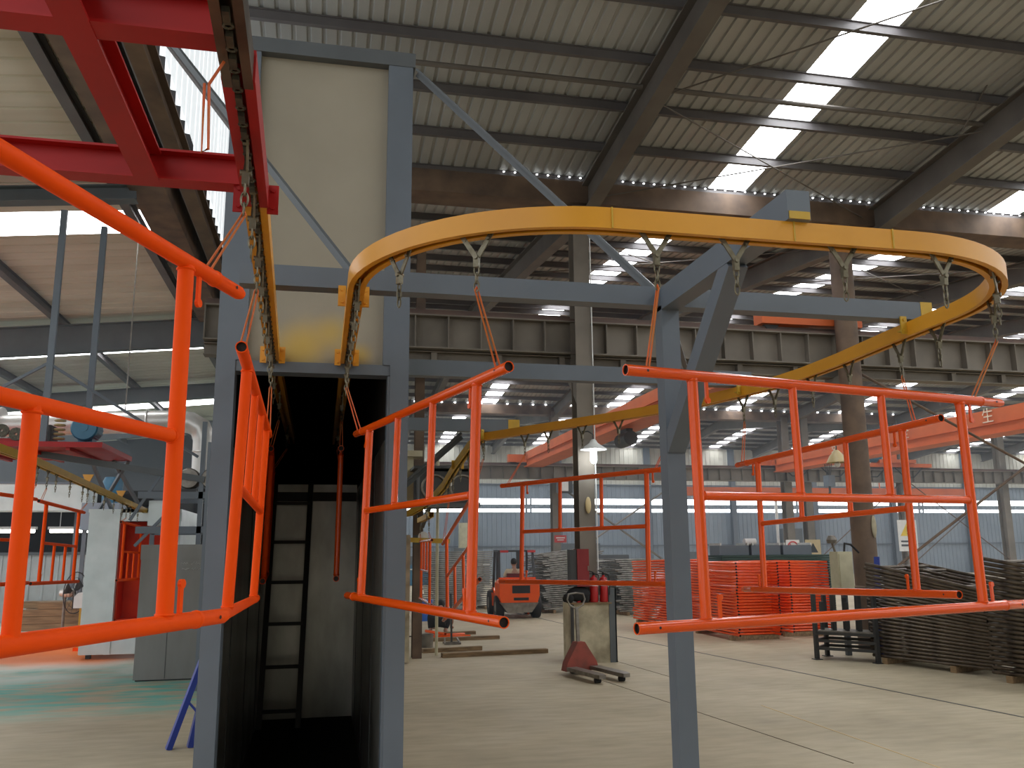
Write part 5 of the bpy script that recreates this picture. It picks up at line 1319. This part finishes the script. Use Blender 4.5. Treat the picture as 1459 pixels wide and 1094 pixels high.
m = MB(); m.bx((-4.5, 18.12, 0), (-4.0, 18.58, 0.06)); m.build('plinth', 'orange_matte', t)
# blue trestle behind the left pillar
t = thing('trestle', 'blue painted steel trestle standing behind the left oven pillar', 'trestle', (-1.2, 9.1, 0))
for a, b in (((-1.34, 9.0, 0), (-1.02, 9.1, 1.02)), ((-1.16, 9.06, 0), (-1.02, 9.1, 0.75)), ((-1.0, 9.5, 0), (-0.95, 9.2, 1.02))):
    m = MB(); m.bar(a, b, 0.085, 0.05); m.build('leg', 'blue', t)
m = MB(); m.bar((-1.02, 9.05, 1.02), (-0.85, 9.7, 1.02), 0.09, 0.06); m.build('top_bar', 'blue', t)
m = MB(); m.bar((-1.20, 9.03, 0.42), (-1.08, 9.05, 0.28), 0.04, 0.02); m.build('stay', 'blue', t)

# ================================================================ right of the oven, behind
t = thing('extractor_unit', 'dark extractor unit with round fan opening behind the oven', 'extractor', (2.0, 14.2, 2.5))
m = MB(); m.bx((1.50, 14.0, 2.56), (2.42, 14.9, 3.06)); m.build('housing', 'dark', t)
m = MB(); m.ring((1.74, 13.99, 2.8), 0.20, 0.02, V((0, 1, 0)), 22, 6); m.ring((2.2, 13.99, 2.8), 0.20, 0.02, V((0, 1, 0)), 22, 6); m.build('fan_ring', 'steel', t)
m = MB(); m.lathe([(0.001, 0), (0.06, 0.0), (0.06, 0.03), (0.001, 0.03)], (1.98, 13.97, 2.87), 14, V((0, 1, 0))); m.build('dial', 'white', t)
m = MB(); m.bar((1.66, 15.0, 2.2), (1.7, 14.3, 2.5), 0.06); m.bar((1.45, 14.05, 2.52), (2.5, 14.05, 2.52), 0.05, 0.08); m.bar((1.66, 15.1, 2.53), (2.3, 14.8, 2.53), 0.06); m.build('stand', 'steel_dark', t)
m = MB(); m.bx((1.40, 13.9, 3.10), (2.5, 14.95, 3.14)); m.build('top_plate', 'dark', t)
m = MB(); m.ibeam((1.62, 15.2, 0), (1.62, 15.2, 7.6), 0.16, 0.2, 0.014, 0.012, up=V((0, -1, 0))); struct('column', m, 'rust', 'brown steel column behind the tie bars right of the oven')
m = MB(); m.bx((1.28, 14.6, 2.5), (1.46, 14.9, 3.35)); m.bx((1.28, 14.5, 3.35), (1.60, 14.95, 3.45)); solo('beige_duct_box', m, 'cream', 'narrow beige duct box beside the oven behind the first frame', 'duct box')
t = thing('tool_panel', 'narrow grimy upright board right of the oven', 'control panel', (1.55, 14.6, 0))
m = MB(); m.bx((1.22, 14.55, 0.02), (1.42, 14.7, 2.05)); m.build('board', 'concrete', t)
m = MB(); m.lathe([(0.001, 0), (0.085, 0), (0.09, 0.015), (0.001, 0.03)], (1.70, 15.195, 2.03), 20, V((0, -1, 0))); solo('round_dial', m, 'white', 'round white dial fixed to the brown column right of the oven', 'dial')
m = MB(); m.tube([(2.0, 15.6, 0), (2.0, 15.6, 3.5)], 0.028, 10); solo('white_pipe', m, 'cream', 'white vertical pipe beside the round dial', 'pipe')
t = thing('work_stool', 'dark steel work stool by the oven pillar', 'stool', (1.55, 16.5, 0))
for x, y in ((-0.15, -0.15), (0.15, -0.15), (-0.15, 0.15), (0.15, 0.15)):
    m = MB(); m.bar((1.62 + x, 16.6 + y, 0), (1.62 + x, 16.6 + y, 0.74), 0.03); m.build('leg', 'ladder', t)
m = MB(); m.bx((1.44, 16.42, 0.74), (1.8, 16.78, 0.77)); m.build('top', 'wood', t)
m = MB(); m.bar((1.47, 16.45, 0.25), (1.77, 16.45, 0.25), 0.02); m.build('stretcher', 'ladder', t)
m = MB(); m.lathe([(0.001, 0), (0.12, 0), (0.135, 0.24), (0.12, 0.24), (0.11, 0.02), (0.001, 0.02)], (1.98, 16.9, 0.001), 18); solo('paint_tin', m, 'steel', 'dented metal tin on the floor beside the oven pillar', 'tin')
m = MB(); m.lathe([(0.001, 0), (0.22, 0), (0.27, 0.5), (0.285, 0.5), (0.285, 0.52), (0.26, 0.52), (0.215, 0.02), (0.001, 0.02)], (2.6, 23.2, 0.001), 20); solo('plastic_bucket', m, 'plastic_blue', 'blue plastic bucket on the floor behind the hanging frames', 'bucket')
t = thing('hand_trolley', 'thin dark hand trolley standing before the crouching person', 'trolley', (2.52, 17.3, 0))
m = MB(); m.bar((2.52, 17.35, 0.04), (2.52, 17.5, 0.95), 0.035); m.build('handle', 'ladder', t)
m = MB(); m.bar((2.36, 17.2, 0.02), (2.68, 17.2, 0.02), 0.03); m.bar((2.36, 17.45, 0.02), (2.68, 17.45, 0.02), 0.03); m.bar((2.37, 17.2, 0.02), (2.40, 17.45, 0.1), 0.03); m.bar((2.67, 17.2, 0.02), (2.64, 17.45, 0.1), 0.03); m.build('base_frame', 'steel', t)
for k, (a, b, w, lab) in enumerate((((2.05, 15.25), (3.95, 15.45), 0.14, 'long old plank on the floor, nearest to the pallet jack'), ((1.95, 17.9), (3.6, 18.05), 0.13, 'old plank on the floor behind the hand trolley'), ((2.3, 19.0), (3.3, 19.2), 0.12, 'short old plank on the floor before the crouching person'), ((1.8, 16.0), (2.9, 16.2), 0.12, 'short old plank on the floor right of the metal tin'))):
    m = MB(); m.bar((a[0], a[1], 0.036), (b[0], b[1], 0.036), w, 0.07); solo('floor_plank', m, 'wood', lab, 'plank', 'old planks on the floor')
for k, (a, b) in enumerate((((1.9, 18.5, 0.05), (3.0, 18.75, 0.05)), ((2.0, 18.3, 0.05), (3.05, 18.3, 0.05)), ((2.2, 18.9, 0.12), (2.5, 18.1, 0.12)))):
    m = MB(); m.pipe(a, b, 0.03); o = solo('loose_tube', m, 'orange_gloss', 'loose orange tube on the floor by the crouching person, %s from the camera' % ORD[k], 'tube', 'loose orange tubes on the floor')
# small signs and boxes on the far columns
def sign(name, x, y, z, w, h, label, mt='white'):
    t = thing(name, label, 'sign', (x, y, z)); m = MB(); m.bx((x - w / 2, y - 0.01, z - h / 2), (x + w / 2, y, z + h / 2)); m.build('plate', mt, t); return t
t = sign('warning_sign', 27.9, 37.74, 2.32, 1.05, 1.5, 'white warning sign with yellow triangle on a far column at the right')
m = MB(); m.prism([(27.5, 37.725, 2.3), (28.3, 37.725, 2.3), (27.9, 37.725, 2.95)], (0, 0, 0), (0, 0.004, 0)); tr = m.build('triangle', 'sign_yellow', t)
m = MB(); m.bx((27.87, 37.72, 2.5), (27.93, 37.728, 2.75)); m.bx((27.87, 37.72, 2.38), (27.93, 37.728, 2.44)); m.build('mark', 'black', tr)
m = MB(); m.bx((27.5, 37.725, 1.8), (28.3, 37.729, 1.9)); m.bx((27.5, 37.725, 2.0), (28.3, 37.729, 2.08)); m.build('text_line', 'dark', t)
t = sign('prohibition_sign', 21.7, 37.74, 1.75, 0.7, 0.8, 'white sign with red ring and bar low on a far column')
m = MB(); m.ring((21.7, 37.715, 1.8), 0.26, 0.035, V((0, 1, 0)), 22, 6); m.bar((21.52, 37.715, 1.98), (21.88, 37.715, 1.62), 0.06, 0.01); m.build('red_ring', 'sign_red', t)
t = sign('warning_sign', 22.75, 37.74, 1.75, 0.8, 0.8, 'pale sign with black triangle beside the red ringed sign', 'enamel_old')
m = MB(); m.prism([(22.5, 37.72, 1.55), (23.0, 37.72, 1.55), (22.75, 37.72, 2.0)], (0, 0, 0), (0, 0.004, 0)); m.build('triangle', 'black', t)
t = sign('red_sign', 10.35, 37.74, 2.25, 0.55, 0.32, 'small red sign board on the column behind the forklift', 'sign_red')
m = MB(); m.bx((10.15, 37.72, 2.27), (10.55, 37.728, 2.32)); m.bx((10.2, 37.72, 2.18), (10.5, 37.728, 2.22)); m.build('text_line', 'white', t)
t = thing('flood_light', 'grey flood light hanging on the column behind the lit lamp', 'flood light', (10.3, 37.2, 4.5))
m = MB(); m.bx((10.1, 37.0, 4.25), (10.75, 37.4, 4.8)); m.build('housing', 'dark', t)
m = MB(); m.bx((10.17, 36.985, 4.32), (10.55, 37.0, 4.73)); m.build('glass', 'white', t)
m = MB(); m.bar((10.4, 37.2, 4.8), (10.3, 37.5, 4.95), 0.05); m.build('bracket', 'dark', t)
t = thing('junction_cabinet', 'beige switch cabinet on the far column left of the forklift roof', 'cabinet', (8.0, 52.3, 0))
m = MB(); m.bx((8.0, 51.9, 0), (9.1, 52.4, 3.4)); m.build('body', 'cream', t)
m = MB(); m.bx((8.08, 51.88, 2.0), (9.02, 51.9, 3.3)); m.build('door', 'cream', t)
t = thing('switch_box', 'grey switch box on a far column under the windows', 'switch box', (20.6, 52.1, 2.1))
m = MB(); m.bx((29.2, 51.9, 1.2), (30.6, 52.3, 3.0)); m.build('body', 'steel_dark', t)
m = MB(); m.tube([(29.0, 52.2, 0), (29.0, 52.2, 5.0)], 0.1, 8); m.build('conduit', 'white', t)
# machines low along the far wall
for k, (x, w, h, mt) in enumerate(((3.0, 3.0, 1.5, 'motor_blue'), (6.5, 2.2, 1.9, 'steel_dark'), (12.5, 4.0, 2.1, 'dark'), (19, 3.5, 1.6, 'steel_blue'))):
    m = MB(); m.bx((x, 46, 0), (x + w, 47.5, h * 0.7)); o = solo('workshop_machine', m, mt, 'low %s machine by the far wall, %s from the left' % ({'motor_blue': 'blue', 'steel_dark': 'grey', 'dark': 'dark', 'steel_blue': 'grey-blue'}[mt], ORD[k]), 'machine', 'machines along the far wall')
    m = MB(); m.bx((x + 0.3, 46.1, h * 0.7), (x + w * 0.6, 47.2, h)); m.build('head_unit', 'steel_dark', o)
    m = MB(); m.bar((x, 45.95, h * 0.55), (x + w, 45.95, h * 0.55), 0.06); m.build('rail', 'white', o)
# ================================================================ thin dusty air down the hall
hz = bpy.data.materials.new('dusty_air'); hz.use_nodes = True
nt = hz.node_tree
for n in list(nt.nodes):
    if n.type != 'OUTPUT_MATERIAL': nt.nodes.remove(n)
vs_ = nt.nodes.new('ShaderNodeVolumeScatter'); vs_.inputs['Color'].default_value = (0.80, 0.90, 1.0, 1); vs_.inputs['Density'].default_value = 0.0042
nt.links.new(vs_.outputs[0], nt.nodes['Material Output'].inputs['Volume'])
m = MB(); m.bx((-22, 15.0, 0.02), (60, 52.8, 7.4))
o = bpy.data.objects.new('haze', m.mesh('haze', hz, False)); COL.objects.link(o)
tag(o, 'thin bluish haze hanging in the far half of the hall', 'haze', kind='stuff')
